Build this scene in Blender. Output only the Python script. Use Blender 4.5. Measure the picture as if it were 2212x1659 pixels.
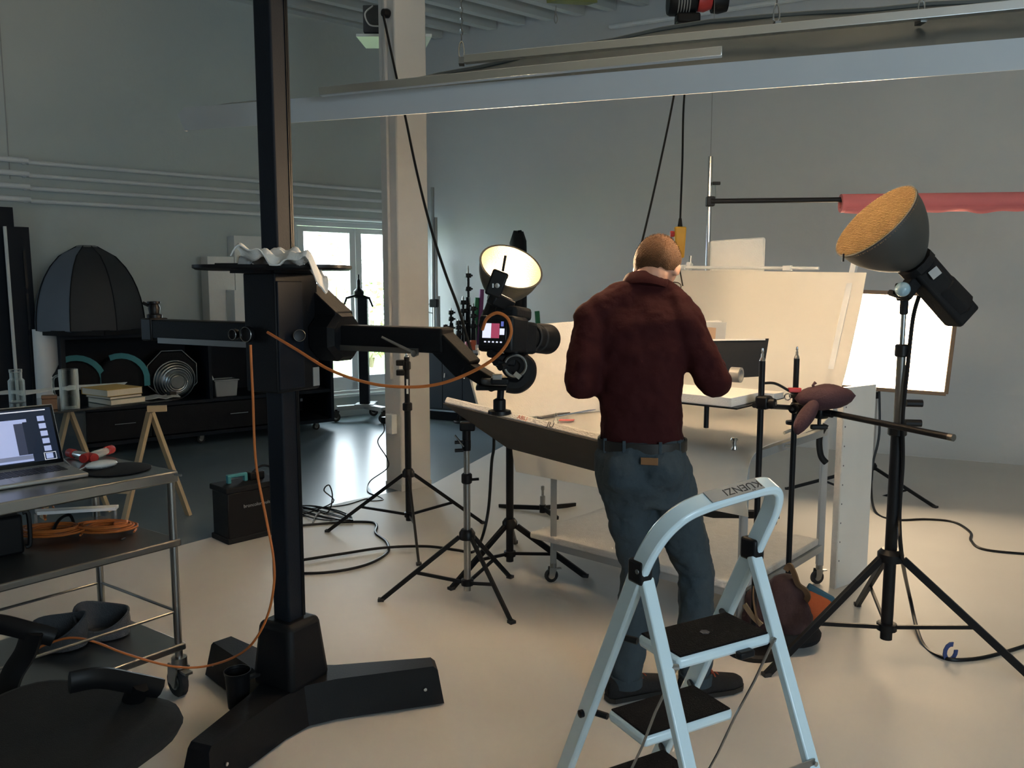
import bpy, bmesh, math, random
from mathutils import Vector, Matrix
random.seed(7)
for o in list(bpy.data.objects): bpy.data.objects.remove(o)
scene = bpy.context.scene
COL = scene.collection
V = Vector
# ------------------------------------------------------------------ camera
F, CX, CY, H = 1790.0, 1106.0, 829.5, 1.55
PITCH = math.atan((CY - 621.0) / F)
SP, CP = math.sin(PITCH), math.cos(PITCH)
cam_data = bpy.data.cameras.new('camera')
cam_data.sensor_fit = 'HORIZONTAL'; cam_data.sensor_width = 36.0
cam_data.lens = F / 2212.0 * 36.0
cam_data.clip_start = 0.05; cam_data.clip_end = 200
cam = bpy.data.objects.new('camera', cam_data); COL.objects.link(cam)
cam.location = (0, 0, H); cam.rotation_euler = (math.pi/2 - PITCH, 0, 0)
scene.camera = cam
# ------------------------------------------------------------------ view, world, daylight
vs = scene.view_settings
vs.view_transform = 'Standard'; vs.look = 'None'; vs.exposure = 0.0; vs.gamma = 1.0; vs.use_curve_mapping = False
world = bpy.data.worlds.new('sky'); scene.world = world; world.use_nodes = True
wn = world.node_tree.nodes; wl = world.node_tree.links
for n in list(wn): wn.remove(n)
wo = wn.new('ShaderNodeOutputWorld'); wb = wn.new('ShaderNodeBackground')
wb.inputs[0].default_value = (0.78, 0.92, 1.0, 1); wb.inputs[1].default_value = 17.0
scene.cycles.sample_clamp_indirect = 0.0
wl.new(wb.outputs[0], wo.inputs[0])

def area_light(name, loc, target, sx, sy, power, col):
    l = bpy.data.lights.new(name, 'AREA'); l.shape = 'RECTANGLE'; l.size = sx; l.size_y = sy
    l.energy = power; l.color = col
    o = bpy.data.objects.new(name, l); COL.objects.link(o); o.location = loc
    o.rotation_euler = (V(target) - V(loc)).to_track_quat('-Z', 'Y').to_euler()
    return o
# daylight entering through the window band behind the photographer; the sky lights the garden door
area_light('daylight_left_window', (-6.6, 3.6, 1.6), (-3.4, 7.2, 1.2), 1.8, 1.5, 20, (0.48, 0.74, 1.0))
area_light('daylight_rear_windows', (1.7, -1.92, 1.75), (0.9, 3.0, 0.95), 3.4, 1.5, 150, (0.66, 0.86, 1.0))

# ------------------------------------------------------------------ helpers
def ray(x, y):
    u = (x - CX) / F; v = (y - CY) / F
    return V((u, CP - v * SP, -SP - v * CP))
def G(x, y, z=0.0):                      # point of height z seen at that picture position
    r = ray(x, y); t = (z - H) / r.z
    return V((r.x * t, r.y * t, z))
def W(x, y, Y):                          # point at distance Y in front of the camera
    r = ray(x, y); t = Y / r.y
    return V((r.x * t, Y, H + r.z * t))
def RP(x, y, p, n):                      # point on a given wall plane
    r = ray(x, y); c = V((0, 0, H)); t = (V(p) - c).dot(n) / r.dot(n)
    return c + r * t
MATS = {}
def mat(name, col, rough=0.55, metal=0.0, var=0.06, scale=6.0, bump=0.0, bscale=60.0, trans=0.0, emit=None, estr=0.0, coat=0.0, spec=0.5, translucent=0.0, sheen=0.0):
    m = bpy.data.materials.new(name); m.use_nodes = True
    nt = m.node_tree; b = nt.nodes['Principled BSDF']; out = nt.nodes['Material Output']
    b.inputs['Roughness'].default_value = rough; b.inputs['Metallic'].default_value = metal
    b.inputs['Specular IOR Level'].default_value = spec
    tc = nt.nodes.new('ShaderNodeTexCoord')
    nz = nt.nodes.new('ShaderNodeTexNoise'); nz.inputs['Scale'].default_value = scale; nz.inputs['Detail'].default_value = 5
    nt.links.new(tc.outputs['Object'], nz.inputs['Vector'])
    mx = nt.nodes.new('ShaderNodeMix'); mx.data_type = 'RGBA'
    mx.inputs['A'].default_value = (*[max(0, c * (1 - var)) for c in col], 1)
    mx.inputs['B'].default_value = (*[min(1, c * (1 + var)) for c in col], 1)
    nt.links.new(nz.outputs['Fac'], mx.inputs['Factor'])
    nt.links.new(mx.outputs['Result'], b.inputs['Base Color'])
    if bump:
        n2 = nt.nodes.new('ShaderNodeTexNoise'); n2.inputs['Scale'].default_value = bscale; n2.inputs['Detail'].default_value = 4
        nt.links.new(tc.outputs['Object'], n2.inputs['Vector'])
        bp = nt.nodes.new('ShaderNodeBump'); bp.inputs['Strength'].default_value = bump; bp.inputs['Distance'].default_value = 0.01
        nt.links.new(n2.outputs['Fac'], bp.inputs['Height']); nt.links.new(bp.outputs['Normal'], b.inputs['Normal'])
    if trans: b.inputs['Transmission Weight'].default_value = trans; b.inputs['IOR'].default_value = 1.2
    if coat: b.inputs['Coat Weight'].default_value = coat
    if sheen: b.inputs['Sheen Weight'].default_value = sheen
    if emit: b.inputs['Emission Color'].default_value = (*emit, 1); b.inputs['Emission Strength'].default_value = estr
    if translucent:
        tr = nt.nodes.new('ShaderNodeBsdfTranslucent'); tr.inputs[0].default_value = (*col, 1)
        ms = nt.nodes.new('ShaderNodeMixShader'); ms.inputs[0].default_value = translucent
        nt.links.new(b.outputs[0], ms.inputs[1]); nt.links.new(tr.outputs[0], ms.inputs[2]); nt.links.new(ms.outputs[0], out.inputs[0])
    MATS[name] = m; return m
M_ = MATS
ORG = {}; ROT = {}
def link(o, parent=None, org=V((0, 0, 0)), rz=0.0):
    COL.objects.link(o)
    if parent: o.parent = parent; ORG[o.name] = ORG[parent.name]; ROT[o.name] = ROT[parent.name]
    else: ORG[o.name] = V(org); ROT[o.name] = rz; o.rotation_euler.z = rz
    return o
def meta(o, label=None, cat=None, group=None, kind=None):
    if label: o['label'] = label
    if cat: o['category'] = cat
    if group: o['group'] = group
    if kind: o['kind'] = kind
    return o
def thing(name, label, cat, loc, group=None, rz=0.0):
    o = bpy.data.objects.new(name, None); o.empty_display_size = 0.1
    o.location = loc; link(o, None, loc, rz); return meta(o, label, cat, group)
def frame(t, up=V((0, 0, 1))):
    t = V(t).normalized(); up = V(up)
    if abs(t.dot(up.normalized())) > 0.98: up = V((0, 1, 0)) if abs(t.y) < 0.9 else V((1, 0, 0))
    s = t.cross(up).normalized(); return s, s.cross(t).normalized(), t
def spl(pts, n=8, closed=False):
    P = [V(p) for p in pts]; out = []; N = len(P); rng = range(N if closed else N - 1)
    for i in rng:
        if closed: a, b, c, d = P[i - 1], P[i], P[(i + 1) % N], P[(i + 2) % N]
        else: a, b, c, d = P[max(i - 1, 0)], P[i], P[i + 1], P[min(i + 2, N - 1)]
        for k in range(n):
            t = k / n
            out.append(0.5 * ((2 * b) + (c - a) * t + (2 * a - 5 * b + 4 * c - d) * t * t + (3 * b - a - 3 * c + d) * t ** 3))
    if not closed: out.append(P[-1])
    return out
class B:
    def __init__(s): s.v = []; s.f = []
    def add(s, vs, fs):
        k = len(s.v); s.v += [V(v) for v in vs]; s.f += [tuple(i + k for i in f) for f in fs]; return s
    def box(s, c, d, R=None):
        c = V(c); h = [x / 2 for x in d]; vs = []
        for x in (-1, 1):
            for y in (-1, 1):
                for z in (-1, 1):
                    p = V((x * h[0], y * h[1], z * h[2])); vs.append(c + (R @ p if R else p))
        return s.add(vs, [(0, 1, 3, 2), (4, 6, 7, 5), (0, 4, 5, 1), (2, 3, 7, 6), (0, 2, 6, 4), (1, 5, 7, 3)])
    def hexa(s, bot, top):               # 4 bottom + 4 top corners
        return s.add(list(bot) + list(top), [(3, 2, 1, 0), (4, 5, 6, 7), (0, 1, 5, 4), (1, 2, 6, 5), (2, 3, 7, 6), (3, 0, 4, 7)])
    def slab(s, o, a, b, c):             # corner + three edge vectors
        o, a, b, c = V(o), V(a), V(b), V(c)
        return s.hexa([o, o + a, o + a + b, o + b], [o + c, o + a + c, o + a + b + c, o + b + c])
    def beam(s, p0, p1, w, h, up=(0, 0, 1)):
        p0, p1 = V(p0), V(p1); a, b, t = frame(p1 - p0, up); a = a * w / 2; b = b * h / 2
        return s.hexa([p0 - a - b, p0 + a - b, p0 + a + b, p0 - a + b], [p1 - a - b, p1 + a - b, p1 + a + b, p1 - a + b])
    def tube(s, pts, r, n=8, closed=False, w=None, up=(0, 0, 1)):   # w: flat strap of half sizes (r, w)
        P = [V(p) for p in pts]; N = len(P); rr = r if isinstance(r, (list, tuple)) else [r] * N
        k0 = len(s.v); pa = None
        for i in range(N):
            if closed: t = P[(i + 1) % N] - P[i - 1]
            else: t = P[min(i + 1, N - 1)] - P[max(i - 1, 0)]
            if t.length < 1e-9: t = V((0, 0, 1))
            t.normalize()
            if pa is None: a, b, _ = frame(t, up)
            else:
                a = pa - t * pa.dot(t)
                a = a.normalized() if a.length > 1e-6 else frame(t)[0]
                b = a.cross(t).normalized()
            pa = a
            for k in range(n):
                th = 2 * math.pi * (k + 0.5) / n; q = w if w is not None else rr[i]
                ca, sa = math.cos(th), math.sin(th)
                if w is not None and n == 4: ca, sa = ca * 1.414, sa * 1.414
                s.v.append(P[i] + a * (rr[i] * ca) + b * (q * sa))
        m = N if closed else N - 1
        for i in range(m):
            j = (i + 1) % N
            for k in range(n):
                l = (k + 1) % n
                s.f.append((k0 + i * n + k, k0 + i * n + l, k0 + j * n + l, k0 + j * n + k))
        if not closed:
            s.f.append(tuple(k0 + k for k in range(n))[::-1]); s.f.append(tuple(k0 + (N - 1) * n + k for k in range(n)))
        return s
    def cyl(s, p0, p1, r0, r1=None, n=16):
        return s.tube([p0, p1], [r0, r0 if r1 is None else r1], n)
    def lathe(s, prof, o, ax=(0, 0, 1), n=24, up=(0, 1, 0), cap=True, phase=0.0):
        a, b, t = frame(ax, up); o = V(o); k0 = len(s.v)
        for r, z in prof:
            for k in range(n):
                th = 2 * math.pi * k / n + phase
                s.v.append(o + t * z + a * (r * math.cos(th)) + b * (r * math.sin(th)))
        for i in range(len(prof) - 1):
            for k in range(n):
                l = (k + 1) % n
                s.f.append((k0 + i * n + k, k0 + i * n + l, k0 + (i + 1) * n + l, k0 + (i + 1) * n + k))
        if cap:
            if prof[0][0] > 1e-5: s.f.append(tuple(k0 + k for k in range(n))[::-1])
            if prof[-1][0] > 1e-5: s.f.append(tuple(k0 + (len(prof) - 1) * n + k for k in range(n)))
        return s
    def prism(s, poly, o, ax, ay, ext):  # polygon in the plane (ax, ay), extruded by ext
        o, ax, ay, ext = V(o), V(ax), V(ay), V(ext); n = len(poly)
        vs = [o + ax * x + ay * y for x, y in poly]; vs += [v + ext for v in vs]
        return s.add(vs, [tuple(range(n))[::-1], tuple(range(n, 2 * n))] + [(i, (i + 1) % n, n + (i + 1) % n, n + i) for i in range(n)])
    def ball(s, c, rx, ry=None, rz=None, n=12, m=8, R=None):
        ry = rx if ry is None else ry; rz = rx if rz is None else rz; c = V(c); k0 = len(s.v)
        for i in range(m + 1):
            ph = math.pi * i / m
            for k in range(n):
                th = 2 * math.pi * k / n
                p = V((rx * math.sin(ph) * math.cos(th), ry * math.sin(ph) * math.sin(th), rz * math.cos(ph)))
                s.v.append(c + (R @ p if R else p))
        for i in range(m):
            for k in range(n):
                l = (k + 1) % n
                s.f.append((k0 + i * n + k, k0 + (i + 1) * n + k, k0 + (i + 1) * n + l, k0 + i * n + l))
        return s
    def sheet(s, fn, nu, nv, th):        # fn(u,v) -> point; solid sheet of thickness th along its normals
        P = [[V(fn(i / nu, j / nv)) for j in range(nv + 1)] for i in range(nu + 1)]
        k0 = len(s.v); top = []; bot = []
        for i in range(nu + 1):
            for j in range(nv + 1):
                du = P[min(i + 1, nu)][j] - P[max(i - 1, 0)][j]; dv = P[i][min(j + 1, nv)] - P[i][max(j - 1, 0)]
                n = du.cross(dv); n = n.normalized() if n.length > 1e-9 else V((0, 0, 1))
                top.append(P[i][j] + n * th / 2); bot.append(P[i][j] - n * th / 2)
        s.v += top + bot; q = nv + 1; T = (nu + 1) * q
        I = lambda i, j: k0 + i * q + j
        for i in range(nu):
            for j in range(nv):
                s.f.append((I(i, j), I(i + 1, j), I(i + 1, j + 1), I(i, j + 1)))
                s.f.append((T + I(i, j), T + I(i, j + 1), T + I(i + 1, j + 1), T + I(i + 1, j)))
        for i in range(nu):
            for j in (0, nv): s.f.append((I(i, j), I(i + 1, j), T + I(i + 1, j), T + I(i, j)))
        for j in range(nv):
            for i in (0, nu): s.f.append((I(i, j), I(i, j + 1), T + I(i, j + 1), T + I(i, j)))
        return s
    def mesh(s, name, org, smooth=35, rz=0.0):
        me = bpy.data.meshes.new(name); Q = Matrix.Rotation(-rz, 3, 'Z')
        me.from_pydata([tuple(Q @ (v - org)) for v in s.v], [], s.f); me.update()
        bm = bmesh.new(); bm.from_mesh(me)
        bmesh.ops.remove_doubles(bm, verts=bm.verts, dist=1e-6)
        bmesh.ops.recalc_face_normals(bm, faces=bm.faces); bm.to_mesh(me); bm.free()
        if smooth: me.shade_smooth(); me.set_sharp_from_angle(angle=math.radians(smooth))
        return me
    def build(s, name, m, parent=None, label=None, cat=None, group=None, kind=None, bevel=0, smooth=35, subsurf=0, rz=0.0):
        if parent is not None: org = ORG[parent.name]
        else:
            xs = [v.x for v in s.v]; ys = [v.y for v in s.v]; zs = [v.z for v in s.v]
            org = V(((min(xs) + max(xs)) / 2, (min(ys) + max(ys)) / 2, min(zs)))
        if parent is not None: rz = ROT[parent.name]
        me = s.mesh(name, org, smooth, rz); me.materials.append(M_[m] if isinstance(m, str) else m)
        o = bpy.data.objects.new(name, me)
        if parent is None: o.location = org
        link(o, parent, org, rz)
        if bevel:
            b = o.modifiers.new('bevel', 'BEVEL'); b.width = bevel; b.segments = 2; b.limit_method = 'ANGLE'; b.angle_limit = math.radians(40)
        if subsurf:
            b = o.modifiers.new('subsurf', 'SUBSURF'); b.levels = subsurf; b.render_levels = subsurf
        return meta(o, label, cat, group, kind)
def struct(bd, name, m, label=None, **k):
    return bd.build(name, m, None, label, None, None, 'structure', **k)
def text_obj(name, body, size, m, loc, xdir, ydir, parent=None, label=None, ext=0.0006, kind=None, align='CENTER'):
    c = bpy.data.curves.new(name, 'FONT'); c.body = body; c.size = size; c.extrude = ext; c.align_x = align; c.align_y = 'CENTER'
    o = bpy.data.objects.new(name + '_tmp', c); COL.objects.link(o)
    dg = bpy.context.evaluated_depsgraph_get(); me = bpy.data.meshes.new_from_object(o.evaluated_get(dg))
    bpy.data.objects.remove(o)
    x = V(xdir).normalized(); y = V(ydir).normalized(); z = x.cross(y)
    R = Matrix((x, y, z)).transposed().to_4x4(); R.translation = V(loc) - (ORG[parent.name] if parent else V((0, 0, 0)))
    if parent: me.transform(Matrix.Rotation(-ROT[parent.name], 4, 'Z') @ R)
    else: me.transform(R)
    me.name = name; me.materials.clear(); me.materials.append(M_[m])
    o = bpy.data.objects.new(name, me); link(o, parent); return meta(o, label, None, None, kind)
def copy_tree(o, parent=None):
    c = o.copy(); COL.objects.link(c); c.parent = parent
    for ch in list(o.children): copy_tree(ch, c)
    return c
def rotz(a): return Matrix.Rotation(a, 3, 'Z')
def basis(x, y):
    x = V(x).normalized(); y = V(y).normalized(); z = x.cross(y); return Matrix((x, y, z)).transposed()
Z = V((0, 0, 1))
# ------------------------------------------------------------------ materials
def wallmat(name, col, var, scale, rough=0.75):
    return mat(name, col, rough, 0, var, scale, bump=0.12, bscale=35)
wallmat('wall_paint', (0.55, 0.595, 0.58), 0.05, 0.9)
wallmat('cyclorama_paint', (0.66, 0.67, 0.68), 0.03, 0.7)
wallmat('ceiling_paint', (0.58, 0.61, 0.60), 0.04, 1.2)
wallmat('pillar_paint', (0.60, 0.585, 0.565), 0.05, 2.0)
mat('floor_white', (0.545, 0.53, 0.505), 0.55, 0, 0.09, 1.6, bump=0.05, bscale=12)
mat('floor_grey', (0.135, 0.175, 0.20), 0.30, 0, 0.22, 1.1, bump=0.05, bscale=8)
mat('white_frame', (0.75, 0.77, 0.78), 0.4)
mat('black_metal', (0.007, 0.0075, 0.009), 0.42, 0.0, 0.2, 9, spec=.22)
mat('black_matt', (0.009, 0.0095, 0.011), 0.7, 0, 0.25, 12, bump=0.15, bscale=90, spec=.22)
mat('black_stand', (0.006, 0.0065, 0.008), 0.55, 0, 0.2, 7, bump=0.08, bscale=140, spec=.22)
mat('navy_black', (0.007, 0.010, 0.016), 0.55, 0, 0.2, 7, bump=0.08, bscale=140, spec=.22)
mat('black_plastic', (0.008, 0.008, 0.009), 0.38, 0, 0.15, 15, spec=.22)
mat('rubber', (0.02, 0.02, 0.021), 0.8, 0, 0.2, 20)
mat('chrome', (0.62, 0.62, 0.62), 0.18, 1.0, 0.05, 10)
mat('steel', (0.36, 0.36, 0.35), 0.33, 1.0, 0.12, 5)
mat('steel_dark', (0.20, 0.195, 0.185), 0.4, 0.9, 0.15, 5)
mat('aluminium', (0.72, 0.74, 0.76), 0.3, 1.0, 0.06, 8)
mat('grey_metal', (0.34, 0.35, 0.35), 0.5, 0.2, 0.08, 8)
mat('foam_white', (0.78, 0.77, 0.74), 0.85, 0, 0.04, 25, bump=0.25, bscale=160)
mat('foam_edge', (0.60, 0.58, 0.55), 0.9, 0, 0.12, 40, bump=0.4, bscale=130)
mat('plexi', (0.86, 0.84, 0.80), 0.35, 0, 0.01, 3, translucent=0.55)
mat('paper', (0.78, 0.78, 0.77), 0.8, 0, 0.03, 10)
mat('orange_cable', (0.55, 0.16, 0.035), 0.5, 0, 0.12, 20)
mat('pale_blue_paint', (0.70, 0.86, 0.94), 0.28, 0, 0.03, 5, coat=0.4)
mat('tread', (0.007, 0.007, 0.008), 0.85, 0, 0.3, 60, bump=0.6, bscale=260, spec=.12)
mat('pine', (0.52, 0.39, 0.24), 0.6, 0, 0.15, 14)
mat('teal', (0.05, 0.25, 0.29), 0.7, 0, 0.1, 12)
mat('glass', (0.85, 0.9, 0.9), 0.05, 0, 0, 3)
_n = M_['glass'].node_tree; _t = _n.nodes.new('ShaderNodeBsdfTransparent'); _m = _n.nodes.new('ShaderNodeMixShader'); _w = _n.nodes.new('ShaderNodeLayerWeight'); _w.inputs['Blend'].default_value = 0.35
_t.inputs[0].default_value = (0.93, 0.96, 0.96, 1)
_n.links.new(_w.outputs['Facing'], _m.inputs[0]); _n.links.new(_t.outputs[0], _m.inputs[1]); _n.links.new(_n.nodes['Principled BSDF'].outputs[0], _m.inputs[2]); _n.links.new(_m.outputs[0], _n.nodes['Material Output'].inputs[0])
mat('book_cloth', (0.42, 0.27, 0.06), 0.7, 0, 0.1, 20)
mat('page_edge', (0.62, 0.57, 0.47), 0.85, 0, 0.1, 120)
mat('red', (0.42, 0.03, 0.03), 0.45, 0, 0.08, 10)
mat('felt_grey', (0.085, 0.09, 0.10), 0.95, 0, 0.2, 50, bump=0.5, bscale=200)
# ------------------------------------------------------------------ room shell
D1 = V((math.sin(math.radians(51.7)), math.cos(math.radians(51.7)), 0))   # along the left wall
A1 = math.atan2(D1.y, D1.x); N1 = V((D1.y, -D1.x, 0))                                                   # into the room
PW = V((-1.95, 10.0, 0))
CN = PW + D1 * 1.0                                                         # corner of the two walls
E1 = V((math.sin(math.radians(63)), -math.cos(math.radians(63)), 0))       # along the right wall
A2 = math.atan2(E1.y, E1.x); N2 = V((-E1.y, E1.x, 0)) * -1.0
if N2.y > 0: N2 = -N2
def LW(t, off, z): return PW + D1 * t + N1 * off + Z * z
def RW(s, off, z): return CN + E1 * s + N2 * off + Z * z
def PL(x, y, off): return RP(x, y, PW + N1 * off, N1)      # picture point on a plane parallel to the left wall
def PR(x, y, off): return RP(x, y, CN + N2 * off, N2)
def tl(p): return (p - PW).dot(D1)
def sr(p): return (p - CN).dot(E1)
CEIL = 4.86
L0 = V((-7, CN.y - D1.y * (CN.x + 7) / D1.x, 0)); R0 = CN + E1 * 9.0
t_l0 = tl(L0)
# left wall, with the opening of the garden door
da = tl(PL(640, 600, 0)); db = tl(PL(897, 600, 0)); dz1 = PL(740, 480, 0).z; dz0 = PL(740, 852, 0).z
TH = 0.32
w = B()
def wseg(b, t0, t1, z0, z1): b.slab(LW(t0, 0, z0), D1 * (t1 - t0), -N1 * TH, Z * (z1 - z0))
wseg(w, t_l0 - .3, da, 0, CEIL); wseg(w, db, 1.3, 0, CEIL); wseg(w, da, db, dz1, CEIL); wseg(w, da, db, 0, dz0)
wl_ = struct(w, 'wall_left', 'wall_paint', 'white painted left wall with pipes and the garden door', rz=A1)
b = B(); b.slab(PL(8, 300, 0.0) * 0 + LW(tl(PL(8, 200, 0)), 0.001, 2.55), D1 * .008, N1 * .006, Z * 2.3)
b.build('wall_joint', 'grey_metal', wl_)
# right wall and its floor cove (cyclorama)
w = B(); w.slab(RW(-.3, 0, 0), E1 * 9.6, -N2 * .3, Z * CEIL)
struct(w, 'wall_right', 'cyclorama_paint', 'pale grey right wall running into the cyclorama', rz=A2)
w = B(); RC = .55
def cove(u, v):
    a = v * math.pi / 2
    return RW(1.55 + u * 7.4, .004 + RC * (1 - math.cos(a)), .004 + RC * (1 - math.sin(a)))
w.sheet(cove, 12, 10, .006)
struct(w, 'trim_1', 'cyclorama_paint', 'curved cove joining the white floor to the right wall', smooth=60, rz=A2)
w = B(); w.slab(R0, V((0, -8.6, 0)), V((.3, 0, 0)), Z * CEIL); struct(w, 'wall_side', 'wall_paint')
w = B(); w.slab((-7.3, -2.3, 0), V((14.6, 0, 0)), V((0, .3, 0)), Z * CEIL); struct(w, 'wall_rear', 'wall_paint')
w = B(); w.slab((-7.3, -2.0, 0), V((.3, 0, 0)), V((0, L0.y + 2.1, 0)), Z * CEIL); struct(w, 'wall_far_left', 'wall_paint')
# window band behind the photographer (daylight source)
mat('frosted', (0.8, 0.85, 0.88), 0.3)
wo_ = B().box((1.7, -1.985, 1.75), (3.7, .05, 1.8)); win = struct(wo_, 'window_2', 'white_frame', 'wide white framed window band behind the camera')
for k in range(4): B().box((.425 + k * .85, -1.955, 1.75), (.78, .02, 1.5)).build('pane', 'frosted', win)
wo_ = B().box((-6.985, 3.2, 1.6), (.05, 2.1, 1.8)); win = struct(wo_, 'window_3', 'white_frame', 'white framed window in the far left wall')
for k in range(2): B().box((-6.955, 2.7 + k * 1.0, 1.6), (.02, .92, 1.5)).build('pane', 'frosted', win)
# floors
w = B(); w.slab((-9, -4, -.2), V((18, 0, 0)), V((0, 16, 0)), Z * .2)
struct(w, 'floor', 'floor_grey', 'grey coated concrete floor near the garden door')
edge = [G(0, 1268), G(212, 1219), G(390, 1180), G(650, 1110), G(745, 1085), G(936, 1046), G(1088, 964)]
e2 = RW(1.45, .02, 0); poly = [(p.x, p.y) for p in edge] + [(e2.x, e2.y)]
r9 = R0 + N2 * .0
poly += [(RW(8.9, .02, 0).x, RW(8.9, .02, 0).y), (6.8, -1.95), (-4.6, -1.95), (-4.6, G(0, 1268).y - .9)]
w = B(); w.prism(poly, (0, 0, .0005), (1, 0, 0), (0, 1, 0), V((0, 0, .0035)))
struct(w, 'floor_studio', 'floor_white', 'off-white painted studio floor', smooth=0)
# ceiling with ribs
w = B(); w.slab((-8, -4, CEIL), V((17, 0, 0)), V((0, 16, 0)), Z * .2); ceil = struct(w, 'ceiling', 'ceiling_paint', 'white ribbed concrete ceiling')
s_a = sr(PR(950, 84, 0)); s_b = sr(PR(1190, 46, 0)); ds = (s_b - s_a) / 4; ZR = PR(1070, 65, 0).z
for k in range(-2, 13):
    s0 = s_a + ds * k
    if k < 0: continue
    p = RW(s0, .02, 0); L = 5.2 if k < 6 else 4.6
    bb = B(); bb.slab(p + Z * ZR - E1 * .05, E1 * .10, -D1 * L, Z * (CEIL - ZR)); bb.build('rib', 'ceiling_paint', ceil)
bb = B(); bb.slab(LW(t_l0 - .2, .0, ZR + .02), D1 * (1.1 - t_l0), N1 * .12, Z * (CEIL - ZR - .02)); bb.build('edge_beam', 'ceiling_paint', ceil)
# ------------------------------------------------------------------ garden door (double leaf)
mat('pane_glass', (0.9, 0.95, 0.95), 0.02)
nt = M_['pane_glass'].node_tree
tb = nt.nodes.new('ShaderNodeBsdfTransparent'); ms = nt.nodes.new('ShaderNodeMixShader'); gl = nt.nodes.new('ShaderNodeBsdfGlossy')
gl.inputs['Roughness'].default_value = 0.02; ms.inputs[0].default_value = 0.06
nt.links.new(tb.outputs[0], ms.inputs[1]); nt.links.new(gl.outputs[0], ms.inputs[2]); nt.links.new(ms.outputs[0], nt.nodes['Material Output'].inputs[0])
f = B()
def dbar(b, t0, t1, z0, z1, o0=-.14, th=.07): b.slab(LW(t0, o0, z0), D1 * (t1 - t0), N1 * th, Z * (z1 - z0))
fw = .055
dbar(f, da, da + fw, dz0, dz1); dbar(f, db - fw, db, dz0, dz1); dbar(f, da, db, dz1 - fw, dz1); dbar(f, da, db, dz0, dz0 + .03)
door = struct(f, 'door_1', 'white_frame', 'white double-leaf glazed garden door', bevel=.004, rz=A1)
tm = tl(PL(766, 600, -.1))
for k, (a, c) in enumerate(((da + fw, tm - .004), (tm + .004, db - fw))):
    lf = B(); s = .075; z0, z1 = dz0 + .035, dz1 - fw - .005
    for q in ((a, a + s, z0, z1), (c - s, c, z0, z1), (a, c, z1 - s * .8, z1), (a, c, z0, z0 + .17)): dbar(lf, *q, o0=-.12, th=.06)
    leaf = lf.build('door_leaf', 'white_frame', door, bevel=.004)
    g = B(); dbar(g, a + s - .01, c - s + .01, z0 + .16, z1 - s * .75, o0=-.095, th=.006); g.build('pane', 'pane_glass', leaf)
    h = B()
    for zz in (.25, .5, .75): h.cyl(LW(a if k == 0 else c, -.055, z0 + (z1 - z0) * zz - .03), LW(a if k == 0 else c, -.055, z0 + (z1 - z0) * zz + .03), .008, n=8)
    h.build('hinge', 'grey_metal', leaf)
sl = B(); dbar(sl, da - .02, db + .02, dz0 - .03, dz0 + .002, o0=-.30, th=.36); sl.build('door_sill', 'white_frame', door)
portal = bpy.data.lights.new('garden_door_portal', 'AREA'); portal.shape = 'RECTANGLE'; portal.size = db - da; portal.size_y = dz1 - dz0
portal.cycles.is_portal = True
po = bpy.data.objects.new('garden_door_portal', portal); COL.objects.link(po); po.location = LW((da + db) / 2, -.3, (dz0 + dz1) / 2)
po.rotation_euler = N1.to_track_quat('-Z', 'Y').to_euler()
# garden beyond the door
mat('lawn', (0.36, 0.50, 0.20), 0.9, 0, 0.4, 3, bump=.5, bscale=30); mat('leaf', (0.30, 0.47, 0.16), 0.7, 0, 0.4, 4); mat('bark', (0.16, 0.12, 0.08), .9, 0, .3, 20)
mat('paving', (0.62, 0.62, 0.60), .9, 0, .1, 3)
w = B(); w.slab(LW(-14, -.34, -.12), D1 * 30, -N1 * 30, Z * .1); struct(w, 'ground', 'lawn', 'sunlit lawn outside the garden door', rz=A1)
def shrub(c, r, h, label, n=420):
    t = thing('garden_shrub', label, 'shrub', c, 'shrubs outside the garden door')
    st = B()
    for k in range(4):
        a = k * 1.7; st.tube([c + V((0, 0, -.02)), c + V((math.cos(a) * r * .3, math.sin(a) * r * .3, h * .55))], [.03, .012], 6)
    st.build('stem', 'bark', t)
    lv = B()
    for k in range(n):
        u = random.random(); ph = random.uniform(0, 6.28); z = h * (0.12 + .88 * u); rr = r * math.sqrt(max(.04, 1 - (2 * u - 1) ** 2)) * random.uniform(.55, 1.05)
        p = c + V((math.cos(ph) * rr, math.sin(ph) * rr, z)); a = V((random.gauss(0, 1), random.gauss(0, 1), random.gauss(0, .5))).normalized(); q = a.cross(V((random.gauss(0, 1), random.gauss(0, 1), 1))).normalized()
        s = random.uniform(.05, .11); lv.add([p - a * s, p + q * s * .45, p + a * s, p - q * s * .45], [(0, 1, 2, 3)])
    lv.build('foliage', 'leaf', t, smooth=0)
shrub(PL(800, 660, -5.5) * 1 + V((0, 0, -PL(800, 660, -5.5).z - .02)), .75, 1.7, 'rounded green shrub seen through the right door leaf')
shrub(PL(700, 760, -6.5) + V((0, 0, -PL(700, 760, -6.5).z - .02)), .8, .85, 'low green shrub seen through the left door leaf')
shrub(PL(722, 560, -9) + V((0, 0, -PL(722, 560, -9).z - .02)), .8, 2.9, 'tall thin shrub at the back of the garden', 160)
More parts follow.
